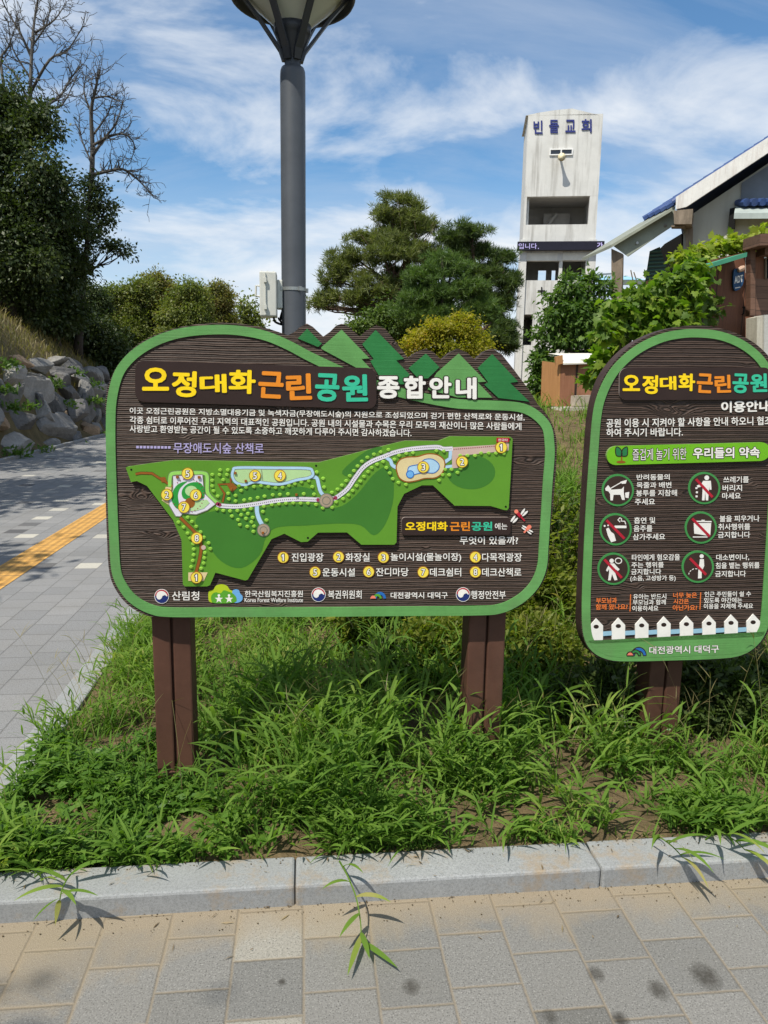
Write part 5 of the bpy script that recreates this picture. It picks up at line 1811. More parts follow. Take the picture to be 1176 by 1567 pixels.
def crown_points(blobs, nclump, per, clump_r, rng, flat=0.7, shell=(0.5, 1.0), lump=0):
    if lump:
        nb = []
        for c, rr in blobs:
            rr = np.array(rr)
            for _ in range(lump):
                d = unit(rng.normal(size=3))
                nb.append((np.array(c) + d * rr * rng.uniform(.30, .72), rr * rng.uniform(.26, .52)))
        blobs = nb
    w = np.array([(b[1][0] * b[1][1] * b[1][2]) ** (2 / 3) for b in blobs])
    cnt = np.maximum(1, np.round(nclump * w / w.sum()).astype(int))
    P, O = [], []
    for (c, r), k in zip(blobs, cnt):
        d = unit(rng.normal(size=(k, 3)))
        rad = shell[0] + (shell[1] - shell[0]) * rng.random(k) ** 0.6
        cc = np.array(c) + d * np.array(r) * rad[:, None]
        s = clump_r * (0.6 + 0.8 * rng.random(k))
        q = rng.normal(size=(k, per, 3)) * np.array([1, 1, flat])
        q *= (s[:, None, None] * 0.46)
        P.append((cc[:, None, :] + q).reshape(-1, 3))
        o = unit(cc - np.array(c)) * 0.6
        O.append((unit(q) + o[:, None, :]).reshape(-1, 3))
    return np.vstack(P), unit(np.vstack(O))


def crown_mesh(name, blobs, mat, parent, nclump, per, clump_r, leaf, aspect=0.55, seed=1, flat=0.7, shell=(0.5, 1.0), up=0.5, lobed=False, gravity=0.35, lump=7):
    rng = np.random.default_rng(seed)
    P, O = crown_points(blobs, nclump, per, clump_r, rng, flat, shell, lump)
    n = len(P)
    D = unit(O + rng.normal(size=(n, 3)) * 0.55 - np.array([0, 0, gravity]))
    Nn = unit(rng.normal(size=(n, 3)) * 0.6 + O * 0.4 + np.array([0, 0, up]))
    L = leaf * (0.6 + 0.8 * rng.random(n))
    if lobed:
        V, Q = lobed_arrays(P, D, Nn, L)
    else:
        V, Q = leaf_arrays(P, D, Nn, L, L * aspect * (0.8 + 0.4 * rng.random(n)))
    return fast_mesh(name, V, Q, mat, parent)


def pine_crown(name, blobs, mat, parent, nclump, per, clump_r, needle, seed=1, flat=0.40, k=10, shell=(0.2, 1.0), lump=6):
    rng = np.random.default_rng(seed)
    P, O = crown_points(blobs, nclump, per, clump_r, rng, flat, shell, lump)
    P = np.repeat(P, k, 0)
    O = np.repeat(O, k, 0)
    n = len(P)
    D = unit(O * 0.35 + rng.normal(size=(n, 3)) * 0.8 + np.array([0, 0, 0.55]))
    Nn = unit(rng.normal(size=(n, 3)))
    L = needle * (0.7 + 0.6 * rng.random(n))
    V, Q = leaf_arrays(P, D, Nn, L, L * 0.09, 0.05)
    return fast_mesh(name, V, Q, mat, parent)


def pxblobs(lst, Y):
    out = []
    for b in lst:
        dy = b[4] if len(b) > 4 else 0.0
        c = on_y(b[0], b[1], Y + dy)
        k = float((c - CAM) @ FWD) / F
        out.append((c, (b[2] * k, (b[2] + b[3]) * .5 * k, b[3] * k)))
    return out


def bend(a, b, n=6, sag=0.12, rng=RNG):
    a, b = np.asarray(a, float), np.asarray(b, float)
    t = np.linspace(0, 1, n)[:, None]
    L = np.linalg.norm(b - a)
    off = rng.normal(size=3) * sag * L
    return a + (b - a) * t + off * (t * (1 - t)) * 2 + np.array([0, 0, -sag * L * 0.6]) * (t * (1 - t)) * 2


def trunk_mesh(parent, base, blobs, r0, mat, lean=None, seed=3, top=None, limbs=True, name='trunk', twigs=0):
    rng = np.random.default_rng(seed)
    base = np.asarray(base, float)
    cs = np.array([b[0] for b in blobs])
    top = np.asarray(top if top is not None else cs[cs[:, 2].argmax()], float)
    n = 9
    t = np.linspace(0, 1, n)
    p = base + (top - base) * t[:, None]
    wob = np.cumsum(rng.normal(size=(n, 3)) * np.array([1, 1, 0]) * np.linalg.norm(top - base) * 0.016, axis=0)
    p = p + wob * (t * (1 - t * .4))[:, None]
    mb = MB()
    mb.tube(p, r0 * (1 - 0.82 * t) * np.where(t < .04, 1.35, 1.0), mat, 10)
    if limbs:
        for c, r in blobs:
            q = 0.25 + 0.5 * rng.random()
            hz = np.clip((c[2] - base[2]) / max(top[2] - base[2], .1) * 0.75, 0.15, 0.92)
            i = hz * (n - 1)
            a = np.array([np.interp(i, range(n), p[:, k]) for k in range(3)])
            ra = np.interp(i, range(n), r0 * (1 - .82 * t))
            l = bend(a, c, 6, 0.10, rng)
            mb.tube(l, np.linspace(ra * .6, ra * .14, 6), mat, 6)
            for _ in range(4 + twigs):
                e = np.array(c) + unit(rng.normal(size=3)) * np.array(r) * .8
                k_ = rng.integers(2, 5)
                mb.tube(bend(l[k_], e, 4, .12, rng), np.linspace(ra * .24, ra * .05, 4), mat, 5)
    return mb.build(name, parent, smooth=True)


def tree(name, label, cat, base, blobs, leafm, barkm, r0, nclump, per, clump_r, leaf, seed=1, group=None, pine=False, top=None, **kw):
    o = thing(name, label, cat, base, group)
    tw = kw.pop('twigs', 0)
    trunk_mesh(o, base, blobs, r0, barkm, seed=seed, top=top, twigs=tw)
    if pine:
        pine_crown('crown', blobs, leafm, o, nclump, per, clump_r, leaf, seed, **kw)
    else:
        crown_mesh('crown', blobs, leafm, o, nclump, per, clump_r, leaf, seed=seed, **kw)
    return o


L_dark = leafmat('leaf_dark', [(0.0, (0.024, 0.040, 0.013)), (0.5, (0.045, 0.070, 0.020)), (1.0, (0.085, 0.105, 0.030))], 0.25, patch=.4, pscale=.5)
L_olive = leafmat('leaf_olive', [(0.0, (0.07, 0.10, 0.026)), (0.45, (0.13, 0.165, 0.04)), (0.75, (0.17, 0.185, 0.045)), (1.0, (0.24, 0.18, 0.06))], 0.42, patch=.5, pscale=.35)
L_olive2 = leafmat('leaf_olive_brown', [(0.0, (0.08, 0.10, 0.028)), (0.45, (0.15, 0.155, 0.042)), (0.75, (0.21, 0.17, 0.055)), (1.0, (0.27, 0.155, 0.06))], 0.42, patch=.5, pscale=.35)
L_pine = leafmat('needles', [(0.0, (0.07, 0.098, 0.030)), (0.5, (0.135, 0.165, 0.050)), (1.0, (0.205, 0.215, 0.075))], 0.35, patch=.35, pscale=.8)
L_pine2 = leafmat('needles_dark', [(0.0, (0.040, 0.072, 0.024)), (0.5, (0.078, 0.122, 0.038)), (1.0, (0.125, 0.165, 0.052))], 0.35, patch=.35, pscale=.8)
L_pine3 = leafmat('needles_green', [(0.0, (0.05, 0.10, 0.025)), (0.5, (0.095, 0.165, 0.042)), (1.0, (0.15, 0.21, 0.06))], 0.35, patch=.35, pscale=.8)
L_green = leafmat('leaf_green', [(0.0, (0.05, 0.11, 0.02)), (0.5, (0.09, 0.165, 0.032)), (1.0, (0.145, 0.215, 0.05))], 0.4, patch=.35, pscale=.9)
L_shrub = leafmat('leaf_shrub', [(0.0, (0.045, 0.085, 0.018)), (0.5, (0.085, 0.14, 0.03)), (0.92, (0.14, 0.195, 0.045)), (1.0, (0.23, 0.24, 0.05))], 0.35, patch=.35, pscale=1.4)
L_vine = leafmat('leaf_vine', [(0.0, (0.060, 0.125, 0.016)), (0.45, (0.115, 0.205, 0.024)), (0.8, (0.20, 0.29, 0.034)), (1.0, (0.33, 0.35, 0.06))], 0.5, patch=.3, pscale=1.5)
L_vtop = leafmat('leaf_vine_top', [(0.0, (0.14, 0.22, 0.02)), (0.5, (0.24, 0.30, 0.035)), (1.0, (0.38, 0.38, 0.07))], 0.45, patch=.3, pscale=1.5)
L_gold = leafmat('leaf_gold', [(0.0, (0.11, 0.14, 0.016)), (0.5, (0.27, 0.255, 0.024)), (0.8, (0.38, 0.31, 0.03)), (1.0, (0.42, 0.21, 0.035))], 0.5, patch=.45, pscale=1.2)
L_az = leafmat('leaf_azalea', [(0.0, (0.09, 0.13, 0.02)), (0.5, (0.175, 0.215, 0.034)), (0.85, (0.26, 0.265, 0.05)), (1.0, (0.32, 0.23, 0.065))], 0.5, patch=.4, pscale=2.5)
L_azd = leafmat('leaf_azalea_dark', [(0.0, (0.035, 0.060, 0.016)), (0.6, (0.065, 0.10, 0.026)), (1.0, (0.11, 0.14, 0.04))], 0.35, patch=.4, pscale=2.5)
L_grass = leafmat('grass_blade', [(0.0, (0.055, 0.13, 0.022)), (0.4, (0.12, 0.22, 0.036)), (0.76, (0.175, 0.28, 0.05)), (0.86, (0.25, 0.32, 0.065)), (0.93, (0.36, 0.33, 0.13)), (1.0, (0.42, 0.32, 0.17))], 0.42, rough=.7, patch=.5, pscale=1.7, spec=.10)
L_weed = leafmat('weed_leaf', [(0.0, (0.05, 0.12, 0.016)), (0.5, (0.095, 0.20, 0.026)), (1.0, (0.16, 0.27, 0.045))], 0.40, rough=.45, patch=.3, pscale=3)
L_dry = leafmat('dry_grass', [(0.0, (0.09, 0.10, 0.03)), (0.5, (0.19, 0.165, 0.07)), (1.0, (0.34, 0.27, 0.13))], 0.35, patch=.5, pscale=.8)
B_dark = barkmat('bark_dark', (0.018, 0.015, 0.012), (0.06, 0.05, 0.04))
B_grey = barkmat('bark_grey', (0.05, 0.045, 0.04), (0.13, 0.12, 0.105), 8)
B_pine = barkmat('bark_pine', (0.06, 0.035, 0.022), (0.17, 0.11, 0.075), 8)
B_twig = barkmat('bark_twig', (0.05, 0.04, 0.025), (0.12, 0.10, 0.06), 20)

# ------------------------------------------------------------------ trees on the left hill
def hbase(px, Y, x_shift=0.0):
    x = on_y(px, 560, Y)[0] + x_shift
    return np.array([x, Y, float(hill_z(x, Y)) - 0.1])


DG = 'dark trees on the left hillside'
tree('broadleaf_tree', 'tall dark tree at the left edge rising highest on the hillside', 'tree', hbase(18, 25),
     pxblobs([(6, 150, 46, 42, .5), (52, 196, 44, 42), (8, 235, 55, 50), (62, 258, 46, 46, -.6), (18, 320, 55, 50, -.5), (80, 322, 40, 42), (-45, 200, 60, 90), (40, 385, 55, 45, -.8), (-50, 340, 60, 80), (14, 436, 46, 40), (50, 452, 40, 44)], 25),
     L_dark, B_dark, 0.24, 380, 140, 0.56, 0.125, lump=9, shell=(.25, 1.18), seed=21, group=DG, twigs=2)
tree('broadleaf_tree', 'broad dark tree standing in the middle of the left hillside', 'tree', hbase(84, 27),
     pxblobs([(84, 352, 42, 46), (60, 405, 55, 46, -.4), (98, 425, 36, 46), (40, 436, 55, 32), (92, 478, 38, 38), (15, 415, 50, 46), (56, 488, 40, 32)], 27),
     L_dark, B_dark, 0.2, 310, 140, 0.54, 0.13, lump=9, shell=(.25, 1.18), seed=22, group=DG, twigs=2)
tree('broadleaf_tree', 'low dark tree at the foot of the hillside beside the rock wall', 'tree', hbase(112, 30),
     pxblobs([(116, 500, 38, 34), (150, 518, 34, 34), (172, 545, 26, 34), (140, 545, 28, 26), (96, 500, 34, 30)], 30),
     L_dark, B_dark, 0.16, 300, 150, 0.55, 0.14, seed=23, group=DG)
b2 = hbase(119, 28)
o2 = tree('broadleaf_tree', 'slim half bare tree with sparse leaf clumps right of the dark trees', 'tree', b2,
          pxblobs([(148, 300, 20, 16), (160, 325, 24, 16), (140, 345, 22, 18), (185, 382, 22, 9), (158, 378, 16, 10), (150, 278, 14, 10), (128, 300, 10, 14), (126, 395, 14, 16)], 28),
          L_dark, B_dark, 0.15, 44, 90, 0.34, 0.12, lump=0, seed=24, top=on_y(140, 262, 28), twigs=2)


def bare_tree(parent_or_none, label, base, Y, lines, seed, name='dead_tree', part='branches'):
    rng = np.random.default_rng(seed)
    k = Y / F
    o = parent_or_none
    if o is None:
        o = thing(name, label, 'tree', base)
    mb = MB()
    first = True
    for ln, (ra, rb) in lines:
        pts = [on_y(x, y, Y + 0.3 * math.sin(x * .05 + i)) for i, (x, y) in enumerate(ln)]
        if first and base is not None:
            pts = [np.asarray(base)] + pts
        cp = catmull(pts, 4, False)
        m = len(cp)
        rad = np.linspace(ra * k, rb * k, m)
        mb.tube(cp, rad, B_grey, 7)
        # twigs off each limb
        for i in range(2 if not first else m // 2, m):
            for _ in range(3):
                if rng.random() < .15:
                    continue
                d = unit(cp[min(i + 1, m - 1)] - cp[i - 1])
                dd = unit(d * .7 + rng.normal(size=3) * .75 + np.array([0, 0, .25]))
                L = (0.35 + 0.65 * rng.random()) * (0.85 if m > 10 else .65)
                q = [cp[i]]
                for s in range(4):
                    dd = unit(dd + rng.normal(size=3) * .22 + np.array([0, 0, .10]))
                    q.append(q[-1] + dd * L / 4)
                r_ = max(rad[i] * .45, .008)
                mb.tube(q, np.linspace(r_, .006, 5), B_grey, 5)
                for s in (1, 2, 3, 4):
                    if rng.random() < .8:
                        e = q[s] + unit(dd + rng.normal(size=3) * .7) * L * .35
                        mb.tube([q[s], (q[s] + e) / 2 + rng.normal(size=3) * .02, e], [.011, .008, .006], B_grey, 4)
        first = False
    mb.build(part, o, smooth=True)
    return o


bare_tree(o2, '', None, 28, [
    ([(139, 300), (142, 232), (140, 170), (148, 130), (152, 108)], (4.0, .9)), ([(142, 238), (160, 212), (178, 188), (190, 152)], (2.4, .5)), ([(140, 268), (165, 262), (188, 259), (208, 272), (224, 288), (236, 303)], (2.6, .5)),
    ([(143, 222), (170, 208), (192, 206), (206, 222), (201, 246)], (2.0, .4)), ([(140, 172), (129, 142), (132, 116)], (1.8, .4)), ([(143, 150), (168, 148), (190, 160)], (1.6, .4)), ([(141, 250), (126, 215), (122, 190)], (1.5, .4)), ([(144, 205), (165, 175), (172, 150)], (1.6, .4))], 31)
bare_tree(None, 'grey leafless dead tree towering above the dark trees at top left', hbase(44, 26), 26, [
    ([(46, 420), (45, 300), (46, 200), (48, 100), (52, 40), (60, -12)], (4.6, 1.0)), ([(47, 215), (70, 165), (92, 148), (110, 118), (128, 98)], (2.6, .5)), ([(48, 140), (76, 92), (104, 76), (126, 42)], (2.2, .5)),
    ([(50, 92), (32, 52), (12, 18), (0, -8)], (2.0, .5)), ([(54, 50), (84, 30), (102, 2)], (1.6, .4)), ([(46, 160), (22, 112), (-4, 92)], (2.0, .5)), ([(72, 165), (96, 160), (120, 112)], (1.5, .4)), ([(50, 70), (70, 40), (78, 10)], (1.4, .4)),
    ([(47, 120), (20, 75), (14, 40)], (1.6, .4)), ([(6, 130), (2, 90), (14, 70), (24, 40)], (2.2, .4))], 33)

# ------------------------------------------------------------------ trees beyond the sign
FG = 'trees beyond the end of the path'


def gbase(px, Y, z=0.0):
    p = on_y(px, 590, Y)
    return np.array([p[0], Y, z - .1])


fars = [('dark green', L_dark, 138, 48, [(142, 462, 26, 32), (128, 508, 32, 38), (160, 520, 34, 36), (120, 445, 16, 14)], 'dark green leafy tree in the left of the row beyond the path'),
        ('olive', L_olive, 200, 51, [(190, 462, 32, 32), (172, 492, 30, 34), (205, 510, 38, 38), (215, 445, 20, 18)], 'olive green bushy tree in the row beyond the path, second from the dark hillside'),
        ('rusty', L_olive2, 246, 53, [(240, 438, 26, 20), (250, 470, 30, 34), (232, 500, 30, 34), (265, 450, 20, 18)], 'brownish tinted tree with the highest round top beyond the sign'),
        ('olive', L_olive, 292, 49, [(290, 452, 30, 26), (278, 488, 36, 36), (300, 500, 34, 36), (268, 520, 40, 30)], 'yellowish olive tree between the brownish tree and the end of the row'),
        ('rusty', L_olive2, 328, 54, [(328, 448, 24, 26), (334, 485, 24, 36), (318, 462, 20, 20), (340, 510, 26, 30)], 'olive and rust coloured tree at the right end of the row beyond the sign')]
for i, (nm, lm, px, Y, bl, lb_) in enumerate(fars):
    tree('broadleaf_tree', lb_, 'tree', gbase(px, Y), pxblobs([(a + 0, b_ + 4, c, d) for a, b_, c, d in bl] + [(px - 8, 548, 30, 24), (px + 12, 562, 26, 20)], Y), lm, B_dark, 0.25, 520, 130, 0.56, 0.16, seed=40 + i, group=FG, flat=.75, lump=9)
tree('thin_tree', 'small pale thin tree far away left of the lamp box', 'tree', gbase(378, 62, .5), pxblobs([(378, 470, 14, 16), (366, 492, 12, 14), (390, 490, 14, 16), (380, 508, 20, 14)], 62), L_olive, B_grey, 0.18, 90, 22, 0.8, 0.30, seed=50, shell=(.3, 1))

PT = 'trees between the lamp and the tower'
pb1 = pxblobs([(612, 311, 26, 13), (600, 331, 38, 17), (638, 330, 26, 14), (646, 348, 30, 15, -.3), (606, 352, 40, 18, .4), (566, 364, 32, 15), (622, 374, 52, 20, -.5), (541, 394, 32, 14), (588, 396, 48, 22, -.8), (655, 392, 30, 20), (515, 428, 30, 12),
               (500, 455, 28, 10), (489, 468, 16, 8), (545, 456, 38, 14, -.4), (575, 435, 38, 20, -.6), (612, 424, 40, 24, .6), (528, 412, 30, 12), (560, 478, 26, 12), (600, 465, 34, 22, .8)], 25)
tree('pine_tree', 'large pine with open spreading crown directly right of the lamp pole', 'tree', np.array([on_y(624, 560, 25)[0], 25, 1.2]), pb1, L_pine, B_pine, 0.24, 260, 15, 0.30, 0.21, seed=60, group=PT, pine=True, top=on_y(616, 330, 25), twigs=3, k=16)
pb2 = pxblobs([(712, 358, 34, 11), (688, 366, 20, 10), (732, 384, 30, 12), (768, 392, 24, 13), (752, 414, 44, 17), (704, 398, 26, 13), (776, 440, 20, 20), (728, 428, 36, 15), (768, 478, 26, 26), (757, 512, 30, 26), (775, 520, 18, 30), (740, 455, 34, 18), (700, 372, 20, 10)], 27)
tree('pine_tree', 'darker pine with layered branches next to the white tower', 'tree', np.array([on_y(738, 560, 27)[0], 27, 1.2]), pb2, L_pine2, B_pine, 0.2, 230, 17, 0.32, 0.22, seed=61, group=PT, pine=True, top=on_y(716, 362, 27), twigs=2, k=16)
tree('broadleaf_tree', 'bright green tree with feathery leaves in front of the two pines', 'tree', np.array([on_y(672, 560, 22)[0], 22, 1.2]),
     pxblobs([(652, 424, 26, 14), (694, 410, 20, 13), (656, 452, 40, 20), (716, 444, 30, 16), (632, 484, 28, 22), (738, 478, 24, 20), (692, 486, 40, 24), (676, 398, 12, 10)], 22), L_pine3, B_dark, 0.14, 300, 22, 0.34, 0.17, lump=7, pine=True, k=14, twigs=2, seed=62, group=PT)
tree('broadleaf_tree', 'loose grey green tree low at the left foot of the large pine', 'tree', np.array([on_y(590, 560, 23)[0], 23, 1.2]),
     pxblobs([(582, 500, 26, 26), (560, 505, 22, 22), (608, 508, 22, 24), (596, 478, 18, 14)], 23), L_shrub, B_dark, 0.1, 170, 110, 0.38, 0.10, seed=63, group=PT)
gy = 15.0
tree('golden_shrub', 'golden yellow and orange bush behind the carved mountain tops', 'shrub', np.array([on_y(688, 560, gy)[0], gy, float(bank_z(4, gy)) - .1]),
     pxblobs([(682, 503, 36, 16), (655, 520, 26, 18), (722, 512, 24, 20), (690, 530, 52, 24), (634, 532, 18, 16), (708, 492, 18, 10), (742, 528, 16, 18), (690, 560, 54, 26), (650, 575, 34, 24), (730, 575, 34, 24)], gy), L_gold, B_twig, 0.05, 260, 110, 0.20, 0.058, seed=64, lump=12, shell=(.3, 1.1))

# shrub, vine
sy = 11.4
tree('leafy_shrub', 'tall small leaved green shrub growing behind the orange hutch', 'shrub', np.array([on_y(872, 600, sy)[0], sy, float(bank_z(3, sy)) - .1]),
     pxblobs([(874, 482, 30, 16), (854, 512, 24, 22), (885, 508, 36, 30), (903, 470, 24, 18), (836, 552, 16, 22), (846, 568, 22, 28), (918, 505, 30, 26), (936, 476, 18, 16), (868, 436, 5, 20), (903, 434, 6, 18), (928, 444, 8, 14), (850, 456, 8, 10), (826, 592, 12, 20), (838, 486, 8, 10), (838, 612, 14, 14), (905, 545, 24, 16), (886, 448, 8, 12), (826, 510, 6, 10)], sy),
     L_green, B_twig, 0.06, 430, 44, 0.15, 0.078, seed=70, twigs=3, aspect=.5, shell=(.35, 1.05), lump=4)
vy = 6.7
v0 = thing('grape_vine', 'broad leaved green vine spilling over the shed and its green roof edge', 'vine', (on_y(1010, 600, vy)[0], vy, float(bank_z(3, vy))))
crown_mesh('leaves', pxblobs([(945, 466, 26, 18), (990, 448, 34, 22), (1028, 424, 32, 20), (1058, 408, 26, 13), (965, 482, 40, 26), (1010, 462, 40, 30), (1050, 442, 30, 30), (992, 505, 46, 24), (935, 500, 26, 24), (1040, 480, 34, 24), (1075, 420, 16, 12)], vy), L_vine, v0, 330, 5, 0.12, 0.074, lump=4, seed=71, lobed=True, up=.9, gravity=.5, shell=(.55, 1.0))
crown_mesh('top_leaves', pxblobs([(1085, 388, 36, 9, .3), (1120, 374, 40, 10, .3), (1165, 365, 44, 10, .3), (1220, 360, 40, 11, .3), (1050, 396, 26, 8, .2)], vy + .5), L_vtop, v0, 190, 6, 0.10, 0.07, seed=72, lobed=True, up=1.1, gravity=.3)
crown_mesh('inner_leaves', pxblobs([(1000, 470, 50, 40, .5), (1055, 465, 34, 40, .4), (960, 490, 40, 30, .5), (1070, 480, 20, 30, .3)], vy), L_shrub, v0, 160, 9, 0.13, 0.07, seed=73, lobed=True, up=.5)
crown_mesh('low_leaves', pxblobs([(915, 562, 16, 9), (908, 582, 14, 8), (930, 545, 20, 16), (945, 530, 20, 16)], vy + 1.2), L_vine, v0, 26, 5, 0.12, 0.115, seed=74, lobed=True, up=.9)
mb = MB()
rg = np.random.default_rng(75)
for k in range(16):
    a = np.array([on_y(rg.uniform(945, 1065), 600, vy + .3)[0], vy + .3, float(bank_z(3, vy))])
    e = on_y(rg.uniform(940, 1085), rg.uniform(400, 480), vy + .15)
    mb.tube(bend(a, e, 8, .1, rg), np.linspace(.014, .005, 8), B_twig, 6)
mb.build('stems', v0, smooth=True)

# azaleas near the signs
AZ = 'azalea shrubs in the planting bed'


def azalea(label, px, Y, bl, lm, seed, n=120, per=42):
    x = on_y(px, 1000, Y)[0]
    z = float(bank_z(x, Y))
    return tree('azalea_shrub', label, 'shrub', np.array([x, Y, z - .03]), pxblobs(bl, Y), lm, B_twig, 0.014, n * 2, per, 0.085, 0.036, seed=seed, group=AZ, lump=4, aspect=.42, up=.6, gravity=-.25, twigs=2)


azalea('yellowish azalea right below the map sign, left of its right post', 668, 3.62, [(664, 968, 38, 26), (632, 985, 34, 28), (694, 985, 22, 30), (655, 1012, 44, 30), (618, 1020, 28, 26), (690, 1030, 20, 26)], L_az, 80, 150)
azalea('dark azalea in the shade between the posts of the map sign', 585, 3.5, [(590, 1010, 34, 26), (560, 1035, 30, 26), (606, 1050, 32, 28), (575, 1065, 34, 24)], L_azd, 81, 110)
azalea('yellow green azalea touching the right post of the map sign', 815, 3.5, [(806, 975, 28, 26), (840, 985, 30, 30), (815, 1020, 36, 34), (858, 1025, 24, 36), (790, 1000, 16, 26)], L_az, 82, 150)
azalea('sunlit azalea in the gap between the two signs, lower one', 822, 3.9, [(830, 890, 30, 26), (855, 915, 26, 26), (808, 925, 30, 24), (840, 945, 34, 24)], L_az, 83, 130)
azalea('sunlit azalea in the gap between the two signs, upper one', 850, 4.7, [(846, 775, 24, 22), (866, 800, 20, 24), (836, 812, 26, 24), (858, 835, 28, 22), (845, 858, 30, 20)], L_az, 84, 160)
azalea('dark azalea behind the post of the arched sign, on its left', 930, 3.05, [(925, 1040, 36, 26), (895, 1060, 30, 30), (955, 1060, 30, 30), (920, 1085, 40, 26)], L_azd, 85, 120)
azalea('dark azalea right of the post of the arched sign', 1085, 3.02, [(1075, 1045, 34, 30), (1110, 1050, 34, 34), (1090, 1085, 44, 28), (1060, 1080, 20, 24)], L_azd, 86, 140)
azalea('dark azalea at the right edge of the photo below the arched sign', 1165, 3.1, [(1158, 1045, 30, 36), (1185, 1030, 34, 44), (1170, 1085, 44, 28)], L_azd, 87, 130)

WG = 'tall weeds between and behind the signs'
for i, (px, Y, h, lab_) in enumerate(((795, 3.9, .60, 'tall loose yellow green weed beside the right edge of the map sign'), (826, 4.3, .72, 'tall upright weed in the gap between the signs, nearer the map sign'), (862, 4.2, .66, 'tall upright weed in the gap between the signs, nearer the arched sign'),
                                      (600, 3.9, .34, 'thin weed under the map sign left of the yellowish azalea'), (540, 3.8, .30, 'low thin weed behind the middle of the map sign'), (690, 4.1, .40, 'thin weed close to the right post of the map sign'), (940, 3.6, .40, 'tall weed behind the left side of the arched sign post'), (1120, 3.6, .40, 'tall weed behind the arched sign near the right edge'))):
    x = on_y(px, 900, Y)[0]
    b_ = np.array([x, Y, float(bank_z(x, Y)) - .02])
    w_ = thing('tall_weed', lab_, 'weed', b_, WG)
    r5 = np.random.default_rng(500 + i)
    mb = MB()
    Pn, Dn = [], []
    for k in range(16):
        az = r5.uniform(0, 6.283)
        sp_ = r5.uniform(.1, .35) * h
        st = catmull([b_ + r5.normal(size=3) * np.array([.05, .05, 0]), b_ + np.array([math.cos(az) * sp_ * .5, math.sin(az) * sp_ * .5, h * .5]), b_ + np.array([math.cos(az) * sp_ * 1.3, math.sin(az) * sp_ * 1.3, h * r5.uniform(.75, 1.15)])], 6, False)
        mb.tube(st, np.linspace(.004, .0015, len(st)), B_twig, 5)
        for q in st[2:]:
            for _ in range(5):
                Pn.append(q + r5.normal(size=3) * .006)
                Dn.append(unit(r5.normal(size=3) * np.array([1, 1, .5]) + np.array([0, 0, .25])))
    mb.build('stems', w_)
    Pn, Dn = np.array(Pn), np.array(Dn)
    L = r5.uniform(.03, .075, len(Pn))
    V, Q = leaf_arrays(Pn, Dn, r5.normal(size=(len(Pn), 3)) * .4 + np.array([0, 0, 1.0]), L, L * .36, .25)
    fast_mesh('leaves', V, Q, L_az if i % 2 == 0 else L_shrub, w_)

# ------------------------------------------------------------------ grass and weeds
def strips(P, Wd, side):
    n, s, _ = P.shape
    V = np.stack([P - side[:, None, :] * Wd[:, :, None] * .5, P + side[:, None, :] * Wd[:, :, None] * .5], 2).reshape(-1, 3)
    i = (np.arange(n)[:, None] * (2 * s) + np.arange(s - 1)[None, :] * 2).ravel()
    Q = np.stack([i, i + 1, i + 3, i + 2], 1)
    return V, Q


def blades(root, az, L, W_, f0, f1, rng, S=6, prof=(.55, .95, 1.0, .8, .5, .04), roll=.5):
    n = len(root)
    t = np.linspace(0, 1, S)
    ph = f0[:, None] + (f1 - f0)[:, None] * t[None, :]
    ds = (L / (S - 1))[:, None]
    r = np.concatenate([np.zeros((n, 1)), np.cumsum(np.sin(ph[:, :-1]) * ds, 1)], 1)
    z = np.concatenate([np.zeros((n, 1)), np.cumsum(np.cos(ph[:, :-1]) * ds, 1)], 1)
    h = np.stack([np.cos(az), np.sin(az), np.zeros(n)], 1)
    P = root[:, None, :] + h[:, None, :] * r[:, :, None] + np.array([0, 0, 1.0])[None, None, :] * z[:, :, None]
    a = rng.normal(size=n) * roll
    side = np.stack([-np.sin(az) * np.cos(a), np.cos(az) * np.cos(a), np.sin(a)], 1)
    Wd = W_[:, None] * np.array(prof)[None, :]
    return P, Wd, side


bare = [(on_z(px, py, .06)[:2], r) for px, py, r in ((235, 1290, .11), (300, 1270, .09), (840, 1238, .15), (900, 1228, .11), (770, 1262, .10), (950, 1255, .07), (690, 1262, .05), (470, 1300, .05), (1120, 1240, .07))]


def density(x, y):
    d = np.ones_like(x)
    for c, r in bare:
        q = ((x - c[0]) ** 2 + (y - c[1]) ** 2) / (r * r)
        d *= 1 - 0.97 * np.exp(-q)
    a = np.sin(x * 7.3 + y * 3.1 + 1.5 * np.sin(y * 5)) * np.sin(y * 6.1 - x * 2.0) + .6 * np.sin(x * 15 + 2) * np.sin(y * 13 + x * 4)
    return d * np.clip(.40 + .85 * a, 0.06, 1)


def low_in_front(x, y):
    h = np.ones_like(x)
    for cx_p, cy_p, rx_p, f in ((.70, 2.48, .24, .72), (1.47, 2.54, .28, .72), (-.50, 2.48, .26, .66)):
        h *= 1 - f * np.exp(-((x - cx_p) / rx_p) ** 2 - ((y - cy_p) / .22) ** 2)
    return h * np.where(y < 2.42, .72, 1.0)


def scatter(n, x0, x1, y0, y1, rng, power=1.0):
    x = rng.uniform(x0, x1, n * 3)
    y = y0 + (y1 - y0) * rng.random(n * 3) ** power
    keep = rng.random(n * 3) < density(x, y)
    x, y = x[keep][:n], y[keep][:n]
    return x, y


rg = np.random.default_rng(90)
GV, GQ, off = [], [], 0


def push(V, Q):
    global off
    GV.append(V)
    GQ.append(Q + off)
    off += len(V)


